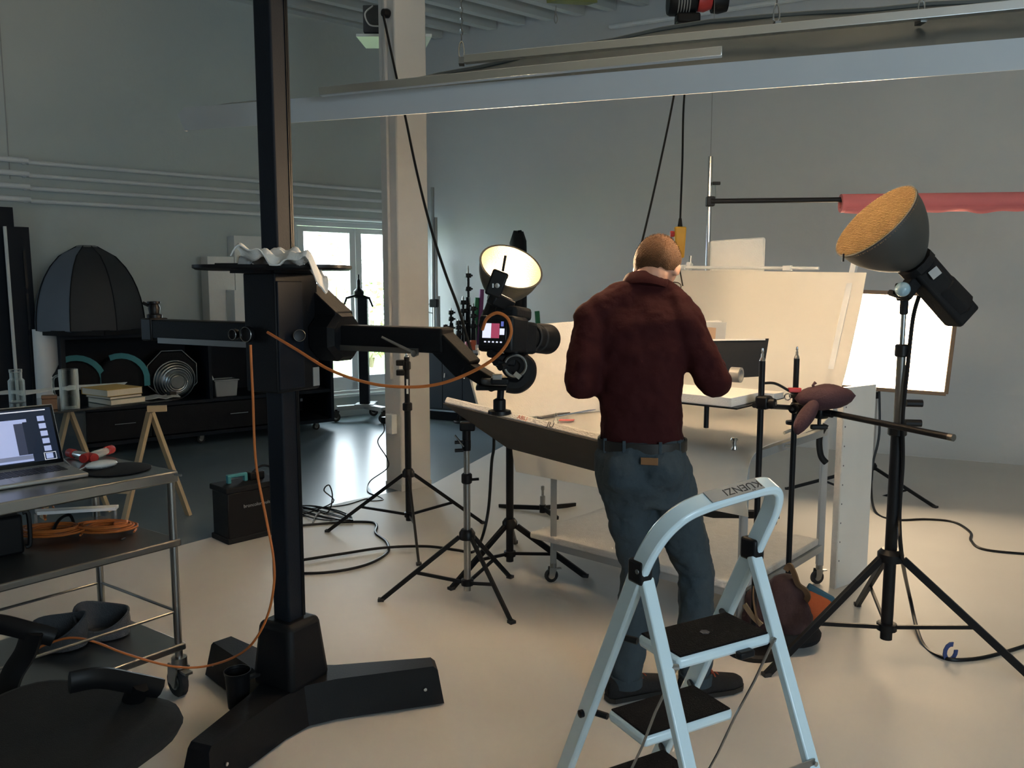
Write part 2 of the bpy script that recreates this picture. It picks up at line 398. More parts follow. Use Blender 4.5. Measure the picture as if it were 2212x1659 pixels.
# ------------------------------------------------------------------ pillar
pm = G(868, 1063); pa = V((.72, .69, 0)).normalized(); pb = V((-.69, .72, 0)).normalized()
w = B(); w.slab(pm, pa * .285, pb * .205, Z * CEIL)
pil = struct(w, 'pillar', 'pillar_paint', 'square white painted pillar standing in mid room', bevel=.012, rz=math.atan2(.69, .72))
skirt = B(); skirt.slab(pm - pa * .002 - pb * .002 + Z * .003, pa * .289, pb * .209, Z * .05); skirt.build('base_band', 'floor_white', pil)
nl = -pa; nr = -pb                       # outward normals of the left and right visible faces
def on_left(u, z, o=.0): return pm + pb * u - pa * o + Z * z
cd = B(); cd.beam(on_left(.10, .86, .012), on_left(.10, 4.3, .012), .018, .022, up=nl); cd.build('conduit', 'pillar_paint', pil)
zs = W(853, 912, 6.3).z
so = thing('wall_socket', 'white power socket box on the pillar with a plug in it', 'socket', on_left(.10, zs - .07, .02))
B().slab(on_left(.045, zs - .075, 0), pb * .085, -pa * .05, Z * .15).build('socket_box', 'white_frame', so, bevel=.004)
B().box(on_left(.16, zs + .02, .03), (.05, .05, .05), basis(pa, pb)).build('plug', 'black_plastic', so, bevel=.006)
zp = W(843, 32, 6.25).z
so2 = thing('high_socket', 'small black plug fixed high on the pillar', 'socket', on_left(.04, zp, .01))
B().lathe([(.03, 0), (.034, .02), (.026, .05), (.0, .055)], on_left(.07, zp, .0), nl, 12).build('plug', 'black_plastic', so2)
# ceiling loudspeaker beside the pillar
p0 = W(805, 48, 6.75)
sp = thing('wall_speaker', 'dark grey box on a white shelf behind the pillar near the ceiling', 'speaker', p0 + V((0, 0, -.15)))
B().box(p0 + V((.06, 0, 0)), (.24, .18, .2)).build('cabinet', 'felt_grey', sp, bevel=.006)
B().tube(spl([p0 + V((.02, -.1, .09)), p0 + V((-.04, -.11, .03)), p0 + V((-.01, -.11, -.05)), p0 + V((.06, -.1, -.06))]), .006, 6).build('cable', 'white_frame', sp)
q = W(800, 78, 6.7); q2 = W(940, 84, 6.7)
B().prism([(0, 0), (q2.x - q.x + .08, .0), (q2.x - q.x, .32), (.02, .32)], q + V((-.1, -.06, -.02)), (1, 0, 0), (0, 1, 0), Z * .02).build('shelf', 'white_frame', sp)
B().beam(q + V((.25, .1, 0)), V((q.x + .25, q.y + .1, CEIL)), .03, .03).build('hanger', 'white_frame', sp)
# ------------------------------------------------------------------ pipes on the left wall
pg = 'heating pipes along the left wall'
for k, (ya, yb) in enumerate(((345, 388), (373, 412), (400, 436), (427, 460))):
    z0 = PL(70, ya + 5, .06).z; zb = PL(550, yb - 1, .06).z; zc = (z0 + zb) / 2
    t = thing('wall_pipe', ['topmost', 'second from the top', 'third from the top', 'lowest'][k] + ' of the four white pipes on the left wall', 'pipe', LW(-2, .06, zc), pg, rz=A1)
    tc = tl(PL(64, 400, .06))
    B().cyl(LW(t_l0 + .1, .075, zc), LW(tc, .075, zc), .027, n=12).build('pipe_sleeve', 'white_frame', t)
    B().cyl(LW(tc, .06, zc - .012), LW(.97, .06, zc - .012), .021, n=12).build('pipe_run', 'white_frame', t)
    for tt in (tc - .05, tc + 2.2, tc + 4.2):
        B().slab(LW(tt, .0, zc - .03), D1 * .03, N1 * .055, Z * .045).build('bracket', 'white_frame', t)
# roller-blind rail above the door
p = PL(650, 468, .05); B().cyl(LW(da - .1, .05, p.z), LW(.95, .05, p.z), .018, n=10).build('blind_rail', 'white_frame', None, 'thin white rail right above the garden door', 'rail', rz=A1)
# ------------------------------------------------------------------ long black shelf unit on the left wall
UO = .80                                   # offset of its front plane
ut1 = tl(PL(720, 800, UO)); ut0 = tl(PL(134, 800, UO)); uz0 = .13; uz1 = W(500, 716, 8.4).z
uz1 = PL(500, 714, UO).z; uz0 = PL(705, 912, UO).z; us = PL(650, 846, UO).z
unit = thing('shelf_unit', 'long black open shelf unit on casters along the left wall', 'shelf', LW((ut0 + ut1) / 2, UO / 2, 0), rz=A1)
def ub(name, t0, t1, o0, o1, z0, z1, m='navy_black', par=None, **k):
    return B().slab(LW(t0, o0, z0), D1 * (t1 - t0), N1 * (o1 - o0), Z * (z1 - z0)).build(name, m, par or unit, **k)
ub('top_board', ut0, ut1, .03, UO, uz1 - .035, uz1); ub('bottom_board', ut0, ut1, .03, UO, uz0, uz0 + .035)
ub('shelf_board', ut0 + .03, ut1 - .03, .05, UO - .01, us - .03, us); ub('back_panel', ut0 + .03, ut1 - .03, .03, .05, uz0 + .035, uz1 - .035)
for t0 in (ut0, ut1 - .035): ub('side_panel', t0, t0 + .035, .03, UO, uz0 + .035, uz1 - .035)
td1 = tl(PL(452, 800, UO)); td2 = tl(PL(640, 800, UO))
for t0 in (td1, td2): ub('divider', t0, t0 + .03, .05, UO - .01, us, uz1 - .035)
tdr = [ut0 + .04, tl(PL(330, 900, UO)), tl(PL(640, 900, UO))]
for a, c in zip(tdr[:-1], tdr[1:]):
    dr = ub('drawer_front', a, c - .01, UO - .03, UO - .005, uz0 + .05, us - .04, 'black_matt')
    m_ = (a + c) / 2 + .1
    B().tube([LW(m_ - .09, UO - .005, us - .16), LW(m_ - .09, UO + .03, us - .16), LW(m_ + .09, UO + .03, us - .16), LW(m_ + .09, UO - .005, us - .16)], .006, 6).build('handle', 'chrome', dr)
def caster(name, p, r, par, dirv=(1, 0, 0), top=None, wm='rubber', fm='chrome', brake=False):
    p = V(p); d = V(dirv).normalized(); a = V((-d.y, d.x, 0)); c = p + Z * r - d * r * .3; top = top or (p.z + r * 2.75)
    f = B()
    for s in (-1, 1): f.prism([(-r * .45, 0), (r * .35, -r * .25), (r * .75, r * 1.15), (-r * .35, r * 1.3)], c + a * s * r * .42 - a * r * .05, d, Z, a * r * .1)
    f.cyl(V((p.x, p.y, c.z + r * 1.1)), V((p.x, p.y, top)), r * .5, n=12)
    if brake: f.box(c + d * r * 1.05 + Z * r * .95, (r * .9, r * .5, r * .16), basis(d, a))
    fo = f.build(name, fm, par)
    B().lathe([(r * .35, -.16 * r), (r * .85, -.3 * r), (r, -.2 * r), (r, .2 * r), (r * .85, .3 * r), (r * .35, .16 * r)], c, a, 18).build('wheel', wm, fo)
    B().lathe([(r * .12, -.36 * r), (r * .5, -.3 * r), (r * .5, .3 * r), (r * .12, .36 * r)], c, a, 14).build('wheel_hub', 'steel', fo)
    return fo
for t0, o0 in ((ut0 + .15, UO - .12), (tl(PL(443, 920, UO)), UO - .1), (tl(PL(694, 930, UO)), UO - .1), (ut1 - .15, .15)):
    caster('caster', LW(t0, o0, .002), .04, unit, D1, top=uz0, fm='steel_dark')
# things in and on the shelf unit
def dishbag(px, py, off, r, label, straps=True):
    c = PL(px, py, off); c.z = us + r + .004
    t = thing('round_equipment_bag', label, 'bag', c - Z * r, 'round bags in the shelf unit', rz=A1)
    B().lathe([(.0, -.10), (r * .8, -.10), (r, -.06), (r, .06), (r * .8, .10), (0, .10)], c, N1, 8, phase=math.pi / 8).build('bag_body', 'black_matt', t, bevel=.02)
    if straps:
        a = []
        for k in range(9):
            th = math.radians(8 + k * 13); a.append(c + D1 * (r * 1.02 * math.cos(th)) + Z * (r * 1.0 * math.sin(th)) + N1 * .09)
        B().tube([a[0] - Z * .10] + a, .026, 4, w=.004, up=N1).build('strap', 'teal', t)
    return t
dishbag(158, 800, UO - .20, .23, 'round black equipment bag with a teal strap, left of the two in the shelf unit')
dishbag(255, 800, UO - .20, .23, 'round black equipment bag with a teal strap, right of the two in the shelf unit')
c = PL(372, 815, UO - .22); c.z = us + .25
ob = thing('octagonal_case', 'black octagonal case with pale piping behind the silver dish', 'case', c - Z * .25, rz=A1)
B().lathe([(.235, -.08), (.25, -.06), (.25, .06), (.235, .08)], c - N1 * .06, N1, 8, phase=math.pi / 8).build('case_body', 'black_matt', ob)
B().tube([c + D1 * .252 * math.cos(k * math.pi / 4 + math.pi / 8) + Z * .252 * math.sin(k * math.pi / 4 + math.pi / 8) + N1 * .02 for k in range(8)], .005, 6, closed=True).build('piping', 'grey_metal', ob)
c = PL(378, 836, UO - .10); c.z = us + .20
sd = thing('silver_reflector_dish', 'silver metal reflector dish leaning in the shelf unit', 'reflector', c - Z * .20, rz=A1)
prof = [(.0, -.10), (.06, -.10)] + [(.06 + .13 * k / 13, -.10 + .00055 * k * k + (.006 if k % 2 else 0)) for k in range(14)] + [(.198, .0), (.20, .006), (.19, .004)]
B().lathe(prof, c, -N1 + Z * .12, 36).build('dish', 'steel', sd, smooth=25)
c = PL(484, 850, UO - .15); c.z = us
gb = thing('storage_bin', 'grey plastic bin standing in the shelf unit', 'bin', c, rz=A1)
R = basis(D1, -N1)
bb = B(); hx = [(-.12, -.09), (.12, -.09), (.12, .09), (-.12, .09)]
bb.hexa([c + R @ V((x * .88, y * .88, .002)) for x, y in hx], [c + R @ V((x, y, .17)) for x, y in hx]); bb.build('bin_body', 'grey_metal', gb, bevel=.01)
bb = B(); bb.tube([c + R @ V((x * 1.03, y * 1.03, .17)) for x, y in hx], .008, 6, closed=True); bb.build('rim', 'grey_metal', gb)
B().tube([c + R @ V((-.10, 0, .16)), c + R @ V((-.13, 0, .23))], .012, 8).build('rolled_paper', 'paper', None, 'white paper roll poking out of the grey bin', 'paper roll')
# soft grey softbox dome on the unit
c = PL(198, 715, .54); c.z = uz1 + .004
ok = thing('octagonal_softbox', 'large black domed softbox standing face down on the shelf unit', 'softbox', c)
hd = .80; rd = .48
def gore(k, mname):
    a0 = k * math.pi / 4 + .12; a1 = a0 + math.pi / 4; bb = B(); m = 10; vs = []; fs = []
    for i in range(m + 1):
        q = i / m; r = rd * math.sqrt(max(0.018, 1 - (q * .985) ** 2.1)); z = c.z + .04 + q * (hd - .04)
        for a in (a0, (a0 + a1) / 2, a1):
            rr = r * (1.0 if a != (a0 + a1) / 2 else .955); vs.append(V((c.x + rr * math.cos(a), c.y + rr * math.sin(a), z)))
    for i in range(m): 
        for j in range(2): fs.append((i * 3 + j, i * 3 + j + 1, i * 3 + j + 4, i * 3 + j + 3))
    inner = [V((c.x + (v.x - c.x) * .97, c.y + (v.y - c.y) * .97, v.z - .008)) for v in vs]
    n0 = len(vs); fs += [tuple(n0 + i for i in f[::-1]) for f in fs]
    fs += [(0, 1, n0 + 1, n0), (1, 2, n0 + 2, n0 + 1)]
    bb.add(vs + inner, fs); return bb.build('gore', mname, ok, smooth=50)
mat('softbox_cloth', (0.02, 0.022, 0.026), .6, 0, .2, 5); mat('softbox_cloth_lit', (0.10, 0.12, 0.15), .5, 0, .1, 5)
for k in range(8): gore(k, 'softbox_cloth_lit' if k in (4, 5) else 'softbox_cloth')  # left gores take a lighter copy, window light put into the colour
rods = B()
for k in range(8):
    a = k * math.pi / 4 + .12; rods.tube([V((c.x + (rd * math.sqrt(max(.018, 1 - (q * .985) ** 2.1)) + .004) * math.cos(a), c.y + (rd * math.sqrt(max(.018, 1 - (q * .985) ** 2.1)) + .004) * math.sin(a), c.z + .04 + q * (hd - .04))) for q in [i / 8 for i in range(9)]], .005, 5)
rods.build('rib_seams', 'black_matt', ok)
B().lathe([(.09, 0), (.10, .015), (.075, .03), (.07, .03)], V((c.x, c.y, c.z + hd - .02)), Z, 20).build('speed_ring', 'steel', ok)
B().lathe([(rd * 1.0, 0), (rd * 1.01, .0), (rd * 1.01, .045), (rd * .99, .045)], c, Z, 8, phase=.12, cap=False).build('rim_band', 'black_matt', ok)
# white plinths on the shelf unit
def plinth(x0, x1, xs, ytop, off, label, d=.2):
    """x0..x1: front face, xs..x0: visible left side face"""
    p0 = PL(x0, ytop, off); p1 = PL(x1, ytop, off); wdt = max(.12, (p1 - p0).dot(D1)); zt = p0.z
    t0 = tl(p0)
    return B().slab(LW(t0, off, uz1 + .002), D1 * wdt, -N1 * d, Z * (zt - uz1)).build('white_plinth', 'foam_white', None, label, 'plinth', 'white plinths on the shelf unit', bevel=.003, rz=A1)
plinth(505, 573, 0, 509, .22, 'tallest white plinth at the back of the shelf unit, behind the black column', .2)
plinth(448, 505, 0, 554, .46, 'middle-height white plinth left of the tallest one', .22)
plinth(506, 556, 0, 627, .72, 'shortest white plinth in front of the taller two', .24)
plinth(655, 673, 0, 605, .45, 'narrow white plinth beside the garden door', .2)
# tall black boards and a paper roll at the far left
def board(x0, x1, yt, off, label, m='navy_black', th=.05):
    p0 = PL(x0, yt, off); p1 = PL(x1, yt, off)
    t = thing('black_board', label, 'board', LW(tl(p0), off, 0), 'tall boards leaning at the far left', rz=A1)
    a = p0.copy(); lean = N1 * .10
    bb = B(); o = LW(tl(p0), off, 0.005)
    bb.slab(o + lean, D1 * tl(p1) - D1 * tl(p0), -N1 * th, Z * p0.z - lean); bb.build('board_face', m, t)
    return t, o + lean, p0, tl(p1) - tl(p0)
board(-70, 27, 444, .12, 'tallest black board at the left picture edge')
t, o, p0, wd = board(12, 62, 490, .32, 'black board with a white edge leaning at the far left')
B().slab(o - D1 * .015 + N1 * .002, D1 * .022, -N1 * .05, Z * p0.z - N1 * .10).build('white_edge', 'foam_white', t)
for k in range(4): B().slab(o + D1 * (wd * .62) + Z * (.4 + k * .38), D1 * .02, N1 * .006, Z * .33 - N1 * .025).build('hinge_tape', 'black_plastic', t)
c = PL(101, 760, .58); r = .105
if True:
    c0 = V((c.x, c.y, .005))
    B().lathe([(r, 0), (r, PL(101, 712, .58).z), (r * .85, PL(101, 712, .58).z), (r * .85, .05)], c0, Z, 24).build('paper_roll', 'paper', None, 'upright pale grey paper roll left of the domed softbox', 'paper roll')
# ------------------------------------------------------------------ glass table on pine trestles
TZ = .785
tr_ = G(372, 862, TZ); tfr = G(443, 855, TZ)
ta = D1 * -1; tw = (tfr - tr_); tw.z = 0
tdir = V((-.86, -.50, 0)).normalized(); tperp = V((-.50, .86, 0)).normalized()
tdir = (G(90, 893, TZ) - tr_); tdir.z = 0; tdir.normalize(); tperp = V((tdir.y, -tdir.x, 0))
if tperp.y < 0: tperp = -tperp
tab = thing('trestle_table', 'dark glass table top resting on pine trestles at the left', 'table', V((tr_.x, tr_.y, 0)), rz=math.atan2(tdir.y, tdir.x))
mat('dark_glass', (0.02, 0.025, 0.028), .08, 0, .05, 3, coat=.5)
B().slab(V((tr_.x, tr_.y, TZ - .012)), tdir * 1.7, tperp * .78, Z * .012).build('table_top', 'dark_glass', tab, bevel=.002)
def trestle(apex, foot1, foot2, name='trestle_leg'):
    for q in (foot1, foot2): B().beam(q + Z * .001, apex + (q - apex).normalized() * .02, .022, .055, up=tdir.cross(Z)).build(name, 'pine', tab)
f1, f2 = G(408, 1113), G(268, 1128); mid = (f1 + f2) / 2; ap = V((mid.x, mid.y, TZ - .03))
off = tperp * .42
apx = W(325, 888, 5.45)
trestle(V((apx.x, apx.y, TZ - .04)), f1, f2)
f3 = f1 + tdir * .30 + tperp * .52; f4 = f2 + tdir * .30 + tperp * .52; ap2 = V((apx.x, apx.y, TZ - .04)) + tdir * .30 + tperp * .52
trestle(ap2, f3, f4)
ap1 = V((apx.x, apx.y, TZ - .035)); dd_ = tperp * 1.0
B().beam(ap1 - dd_ * .02 + V((-.03, 0, 0)), ap1 + V((.10, .02, .0)), .03, .04).build('trestle_bar', 'pine', tab)
B().beam(f2.lerp(ap1, .28), f4.lerp(ap2, .28), .02, .045).build('trestle_rail', 'pine', tab)
c = G(371, 857, TZ); B().box(c + Z * .012, (.05, .05, .05), basis(tdir, tperp)).build('clamp', 'black_plastic', tab, bevel=.005)
# books, jar, bottle, box and papers
def book(px0, py0, px1, sz, z, w, d, h, m, label, ang=0):
    p = G(px0, py0, z); ax = (G(px1, py0 + sz, z) - p).normalized(); ay = V((-ax.y, ax.x, 0))
    t = thing('book', label, 'book', p + ax * w / 2 + ay * d / 2, 'stacked books on the glass table', rz=math.atan2(ax.y, ax.x))
    c = B(); c.slab(p, ax * w, ay * d, Z * .003); c.slab(p + Z * (h - .003), ax * w, ay * d, Z * .003); c.slab(p + ay * (d - .004), ax * w, ay * .004, Z * h)
    c.build('cover', m, t); B().slab(p + ax * .003 + ay * .002 + Z * .003, ax * (w - .006), ay * (d - .007), Z * (h - .006)).build('pages', 'page_edge', t)
mat('book_grey', (.30, .31, .26), .7); mat('book_dark', (.10, .08, .06), .7)
bw = (G(318, 868, TZ) - G(240, 876, TZ)).length
book(240, 876, 318, -9, TZ + .002, bw, .30, .034, 'book_grey', 'pale grey-green hardback at the bottom of the book stack')
book(238, 864, 313, -9, TZ + .037, bw * .96, .28, .018, 'book_dark', 'thin dark book in the middle of the stack')
book(232, 858, 318, -10, TZ + .056, bw * 1.06, .30, .045, 'book_cloth', 'thick ochre cloth hardback on top of the stack')
def jar(px, py, r, h, label, handle=False, bottle=False):
    c = G(px, py, TZ + .001); t = thing('glass_bottle' if bottle else 'glass_jar', label, 'bottle' if bottle else 'jar', c)
    if bottle: pr = [(.0, 0), (r, 0), (r, h * .72), (r * .75, h * .8), (r * .75, h), (r * .68, h), (r * .68, h * .8), (r * .93, h * .71), (r * .93, .006), (0, .006)]
    else: pr = [(0, 0), (r * .95, 0), (r, h * .2), (r * .96, h * .5), (r, h * .8), (r * .97, h), (r * .88, h), (r * .9, h * .8), (r * .86, h * .5), (r * .9, h * .2), (r * .85, .008), (0, .008)]
    B().lathe(pr, c, Z, 20).build('glass_body', 'glass', t)
    if handle: B().tube(spl([c + V((-r * .9, -.01, h * .85)), c + V((-r * 1.6, -.01, h * .75)), c + V((-r * 1.55, -.01, h * .35)), c + V((-r * .9, -.01, h * .25))]), .008, 7).build('handle', 'glass', t)
    else: B().lathe([(r * .78, h), (r * .8, h), (r * .8, h + .02), (0, h + .022)] if bottle else [(r, h), (r, h + .01)], c, Z, 18).build('neck_ring', 'glass', t)
jar(152, 882, .058, .25, 'tall clear glass mug with a handle on the glass table', handle=True)
jar(38, 868, .050, .20, 'clear square-shouldered glass bottle on the glass table', bottle=True)
c = G(108, 884, TZ); t = thing('wooden_box', 'small brown wooden box beside the glass mug', 'box', c)
B().box(c + Z * .035, (.085, .085, .068), rotz(.5)).build('box_body', mat('walnut', (.20, .11, .06), .6, 0, .2, 15), t, bevel=.004)
B().box(c + Z * .079, (.089, .089, .018), rotz(.5)).build('lid', 'walnut', t, bevel=.004)
for k, (x, y, a, s, lb) in enumerate(((205, 836, .3, .30, 'white paper sheets lying behind the books'), (30, 850, -.2, .26, 'white papers under the glass bottle'), (130, 842, .1, .22, 'loose white sheet behind the glass mug'), (340, 860, .5, .2, 'grey folder lying right of the books'))):
    c = G(x, y, TZ + .001); B().sheet(lambda u, v: c + rotz(a) @ V(((u - .5) * s * 1.4, (v - .5) * s, .002 + .012 * u * u * (k + 1) % .02)), 6, 4, .003).build('paper_sheet', 'paper' if k < 3 else 'grey_metal', None, lb, 'paper', 'papers on the glass table')
# black case standing under the table
c = G(110, 990); 
kc = thing('equipment_case', 'dark blue-grey case standing under the glass table', 'case', G(95, 1000))
B().slab(G(60, 1030) + Z * .002, V((.40, .20, 0)), V((-.10, .20, 0)), Z * .50).build('case_body', mat('slate', (.03, .045, .055), .6), kc, bevel=.02)
B().tube(spl([G(60, 1030) + V((.15, .1, .52)), G(60, 1030) + V((.18, .12, .57)), G(60, 1030) + V((.3, .2, .57)), G(60, 1030) + V((.33, .2, .52))]), .01, 6).build('handle', 'black_plastic', kc)
# ------------------------------------------------------------------ stainless trolley
TF = V((-1.262, 3.00, 0)); tu = V((-.82, .572, 0)).normalized(); tv = V((-.60, -.80, 0)).normalized()
tv = V((-tu.y, tu.x, 0)); tv = tv if tv.y < 0 else -tv
tv = (tv + V((-.669, -.743, 0)) * 1.0).normalized()
TWD, TLN = .535, 1.05
tz_top = W(388, 1017, 3.0).z; tz_mid = W(374, 1164, 3.0).z; tz_bot = W(378, 1388, 3.0).z
trl = thing('steel_trolley', 'stainless steel three-shelf trolley on casters', 'trolley', TF + tu * TWD / 2 + tv * TLN / 2, rz=math.atan2(tv.y, tv.x))
legs = [TF, TF + tu * TWD, TF + tv * TLN, TF + tu * TWD + tv * TLN]
for p in legs: B().cyl(p + Z * .155, p + Z * (tz_top - .03), .0145, n=14).build('leg', 'steel', trl)
for nm, z, h in (('top_shelf', tz_top, .042), ('middle_shelf', tz_mid, .028), ('bottom_shelf', tz_bot, .028)):
    e = .02; s = B(); q = [TF - tu * e - tv * e, TF + tu * (TWD + e) - tv * e, TF + tu * (TWD + e) + tv * (TLN + e), TF - tu * e + tv * (TLN + e)]
    s.hexa([p + Z * (z - h) for p in q], [p + Z * z for p in q]); so_ = s.build(nm, 'steel_dark' if nm == 'middle_shelf' else 'steel', trl, bevel=.006)
zr = W(374, 1320, 3.0).z
for a, c in ((0, 1), (0, 2), (1, 3), (2, 3)): B().cyl(legs[a] + Z * zr, legs[c] + Z * zr, .0055, n=8).build('guard_rail', 'steel', trl)
for k, p in enumerate(legs): caster('caster', p, .058, trl, V((-.3, -.6, 0)) if k % 2 else V((.6, -.5, 0)), top=.16, wm='rubber', fm='steel', brake=(k == 0))
B().cyl(TF - tu * .03 + Z * (tz_top - .01), TF - tu * .07 + Z * (tz_top - .008), .004, n=6).build('hook', 'steel', trl)
# laptop
zt = tz_top + .001
lr = G(193, 1030, zt); lu = (G(0, 1060, zt) - lr); lu.z = 0; lu.normalize()     # front edge runs to the left
lf = V((-lu.y, lu.x, 0)); lf = lf if lf.y > 0 else -lf                        # away from the user
LWd, LDp = .36, .245
lap = thing('laptop', 'open silver laptop showing a photograph, on the trolley top', 'laptop', lr + lu * LWd / 2 + lf * LDp / 2, rz=math.atan2(lu.y, lu.x))
mat('laptop_shell', (.48, .48, .47), .38, .8, .03, 5); mat('key_black', (.012, .012, .014), .5); mat('bezel', (.006, .007, .009), .12)
base = B().slab(lr, lu * LWd, lf * LDp, Z * .016).build('base', 'laptop_shell', lap, bevel=.006)
kb = B()
for r in range(5):
    for q in range(13): kb.slab(lr + lu * (.035 + q * .0225) + lf * (.105 + r * .022) + Z * .0162, lu * .019, lf * .018, Z * .0015)
kb.build('keyboard', 'key_black', base)
B().slab(lr + lu * .13 + lf * .015 + Z * .0162, lu * .1, lf * .075, Z * .0006).build('trackpad', 'laptop_shell', base)
B().lathe([(0, 0), (.016, 0), (.016, .0008), (0, .0008)], lr + lu * .018 + lf * .16 + Z * .0162, Z, 16).build('speaker_grille', 'grey_metal', base)
hz = lr + lf * LDp + Z * .016
corner = W(82, 868, (hz.y + .06)); sdir = V((lf.x * .42, lf.y * .42, .907)).normalized(); SH = .235
lid = B().slab(hz, lu * LWd, sdir * SH, lf * .008).build('screen_lid', 'laptop_shell', lap, bevel=.004)
scn = sdir.cross(lu).normalized(); scn = scn if scn.y < 0 else -scn
so_ = hz + scn * .0006
B().slab(so_ + lu * .003 + sdir * .003, lu * (LWd - .006), sdir * (SH - .006), scn * .0006).build('bezel', 'bezel', lid)
mat('screen_dark', (.01, .012, .02), .2, emit=(.015, .025, .05), estr=.6); mat('screen_light', (.4, .45, .6), .2, emit=(.42, .50, .85), estr=.62)
mat('screen_mid', (.2, .22, .3), .2, emit=(.22, .26, .42), estr=.5); mat('screen_slate', (.05, .06, .1), .2, emit=(.04, .05, .09), estr=.6); mat('screen_white', (.7, .7, .75), .2, emit=(.70, .74, .85), estr=.7)
def scr(name, x0, x1, y0, y1, m, lift):
    B().slab(so_ + lu * x0 + sdir * y0 + scn * (.0012 + lift), lu * (x1 - x0), sdir * (y1 - y0), scn * .0003).build(name, m, lid)
scr('screen', .012, LWd - .012, .018, SH - .012, 'screen_dark', 0)
scr('menu_bar', .03, LWd - .012, SH - .022, SH - .018, 'screen_white', .0004)
scr('photo', .10, LWd - .012, .022, SH - .05, 'screen_light', .0004)
scr('photo_book', .115, .145, .048, SH - .066, 'screen_slate', .0008); scr('photo_book', .10, .115, .048, SH - .062, 'screen_dark', .0008)
scr('photo_slab', .10, LWd - .012, .030, .046, 'screen_mid', .0008)
for k in range(6):
    y0 = .022 + k * .0295; x0 = .028 + .001 * k
    if k == 0: scr('thumbnail_frame', x0 - .005, x0 + .036, y0 - .003, y0 + .026, 'screen_white', .0004); scr('thumbnail_back', x0 - .003, x0 + .034, y0 - .001, y0 + .024, 'screen_dark', .0006)
    scr('thumbnail', x0 + .006, x0 + .030, y0 + .002, y0 + .022, 'screen_light', .0008)
# mouse, pad, clamp set
c = G(252, 1015, zt); B().lathe([(.115, 0), (.118, .002), (.118, .004), (.11, .005), (0, .005)], c, Z, 36).build('mouse_pad', 'black_matt', None, 'round black mouse pad on the trolley top', 'mouse pad')
c = G(219, 1010, zt + .006)
ms_ = thing('computer_mouse', 'white rounded computer mouse on the black pad', 'mouse', c)
md = lu * -1; my = V((-md.y, md.x, 0))
B().ball(c + Z * .012, .058, .031, .0165, 18, 10, basis(md, my)).build('mouse_shell', mat('white_gloss', (.68, .69, .68), .25, coat=.4), ms_)
B().ball(c + Z * .006, .055, .029, .008, 16, 6, basis(md, my)).build('mouse_base', 'grey_metal', ms_)
B().tube(spl([c + md * -.055 + Z * .012, c + md * -.09 + Z * .004, G(150, 1005, zt) + Z * .004, G(127, 985, zt) + Z * .006]), .0018, 5).build('mouse_cable', 'white_gloss', ms_)
def redlamp(a, bq, label):
    p0, p1 = a, bq; d = (p1 - p0).normalized(); L = (p1 - p0).length
    t = thing('capped_tube', label, 'tube', (p0 + p1) / 2 - Z * .018, 'red capped tubes on the trolley')
    for s, p in ((1, p0), (-1, p1)): B().lathe([(.0, 0), (.017, 0), (.018, .004), (.018, .036), (.014, .04)], p, d * s, 14).build('cap', 'red', t)
    B().lathe([(.013, .036), (.016, L * .4), (.016, L * .6), (.013, L - .036)], p0, d, 14).build('tube_body', 'chrome' if 'silver' in label else 'glass', t)
redlamp(G(150, 988, zt) + Z * .019, G(205, 1000, zt) + Z * .019, 'silver tube with red end caps on the trolley')
redlamp(G(180, 1002, zt) + Z * .02, G(242, 980, zt) + Z * .019, 'clear tube with red end caps behind the mouse')
# middle shelf: cables, tray, black box
def coil(c, r, n, label, tilt=0, loops=None):
    t = thing('cable_coil', label, 'cable', c, 'coiled orange cables on the trolley')
    pts = []
    for k in range(n * 14):
        a = k / 14 * 2 * math.pi; q = r * (1 + .16 * math.sin(k * .37) + .1 * math.cos(k * .23)); pts.append(c + V((math.cos(a) * q * 1.25, math.sin(a) * q * .8, .006 + .010 * abs(math.sin(k * .19)) + .003 * k / 14)))
    B().tube(pts, .0042, 6).build('cable_loops', 'orange_cable', t)
    return t
zm = tz_mid + .001
t = coil(G(112, 1160, zm), .078, 10, 'heap of dark orange cable with a black tie on the trolley middle shelf')
B().tube(spl([G(112, 1165, zm) + Z * .02, G(130, 1150, zm) + Z * .05, G(152, 1140, zm) + Z * .05, G(160, 1152, zm) + Z * .03, G(146, 1162, zm) + Z * .03], 8), .006, 6).build('tie', 'black_plastic', t)
B().tube(spl([G(100, 1150, zm) + Z * .05, G(95, 1130, zm) + Z * .07, G(108, 1118, zm) + Z * .08, G(118, 1130, zm) + Z * .06], 8), .0045, 6).build('loose_loop', 'orange_cable', t)
t = coil(G(232, 1152, zm), .074, 9, 'flat coil of bright orange cable with a plug on the trolley middle shelf')
B().box(G(262, 1152, zm) + Z * .035, (.05, .03, .022), rotz(.4)).build('plug', 'orange_cable', t, bevel=.005)
B().cyl(G(270, 1166, zm) + Z * .006, G(262, 1170, zm) + Z * .006, .004, n=8).build('plug_tip', 'chrome', t)
c = G(10, 1190, zm); t = thing('black_gadget_box', 'black box with a handle at the left of the middle shelf', 'box', c)
B().slab(G(55, 1195, zm), lu * .24, lf * .2, Z * .14).build('box_body', 'black_plastic', t, bevel=.01)
B().tube(spl([G(56, 1192, zm) + Z * .02, G(66, 1190, zm) + Z * .03, G(66, 1188, zm) + Z * .13, G(55, 1190, zm) + Z * .14]), .008, 7).build('handle', 'black_plastic', t)
c = G(160, 1145, zm); t = thing('paper_tray', 'flat white tray propped at the back of the middle shelf', 'tray', c)
q = [W(75, 1100, 3.15), W(256, 1090, 3.30), W(250, 1096, 3.15), W(80, 1106, 3.0)]
B().hexa([p - Z * .012 for p in q], q).build('tray_sheet', 'paper', t)
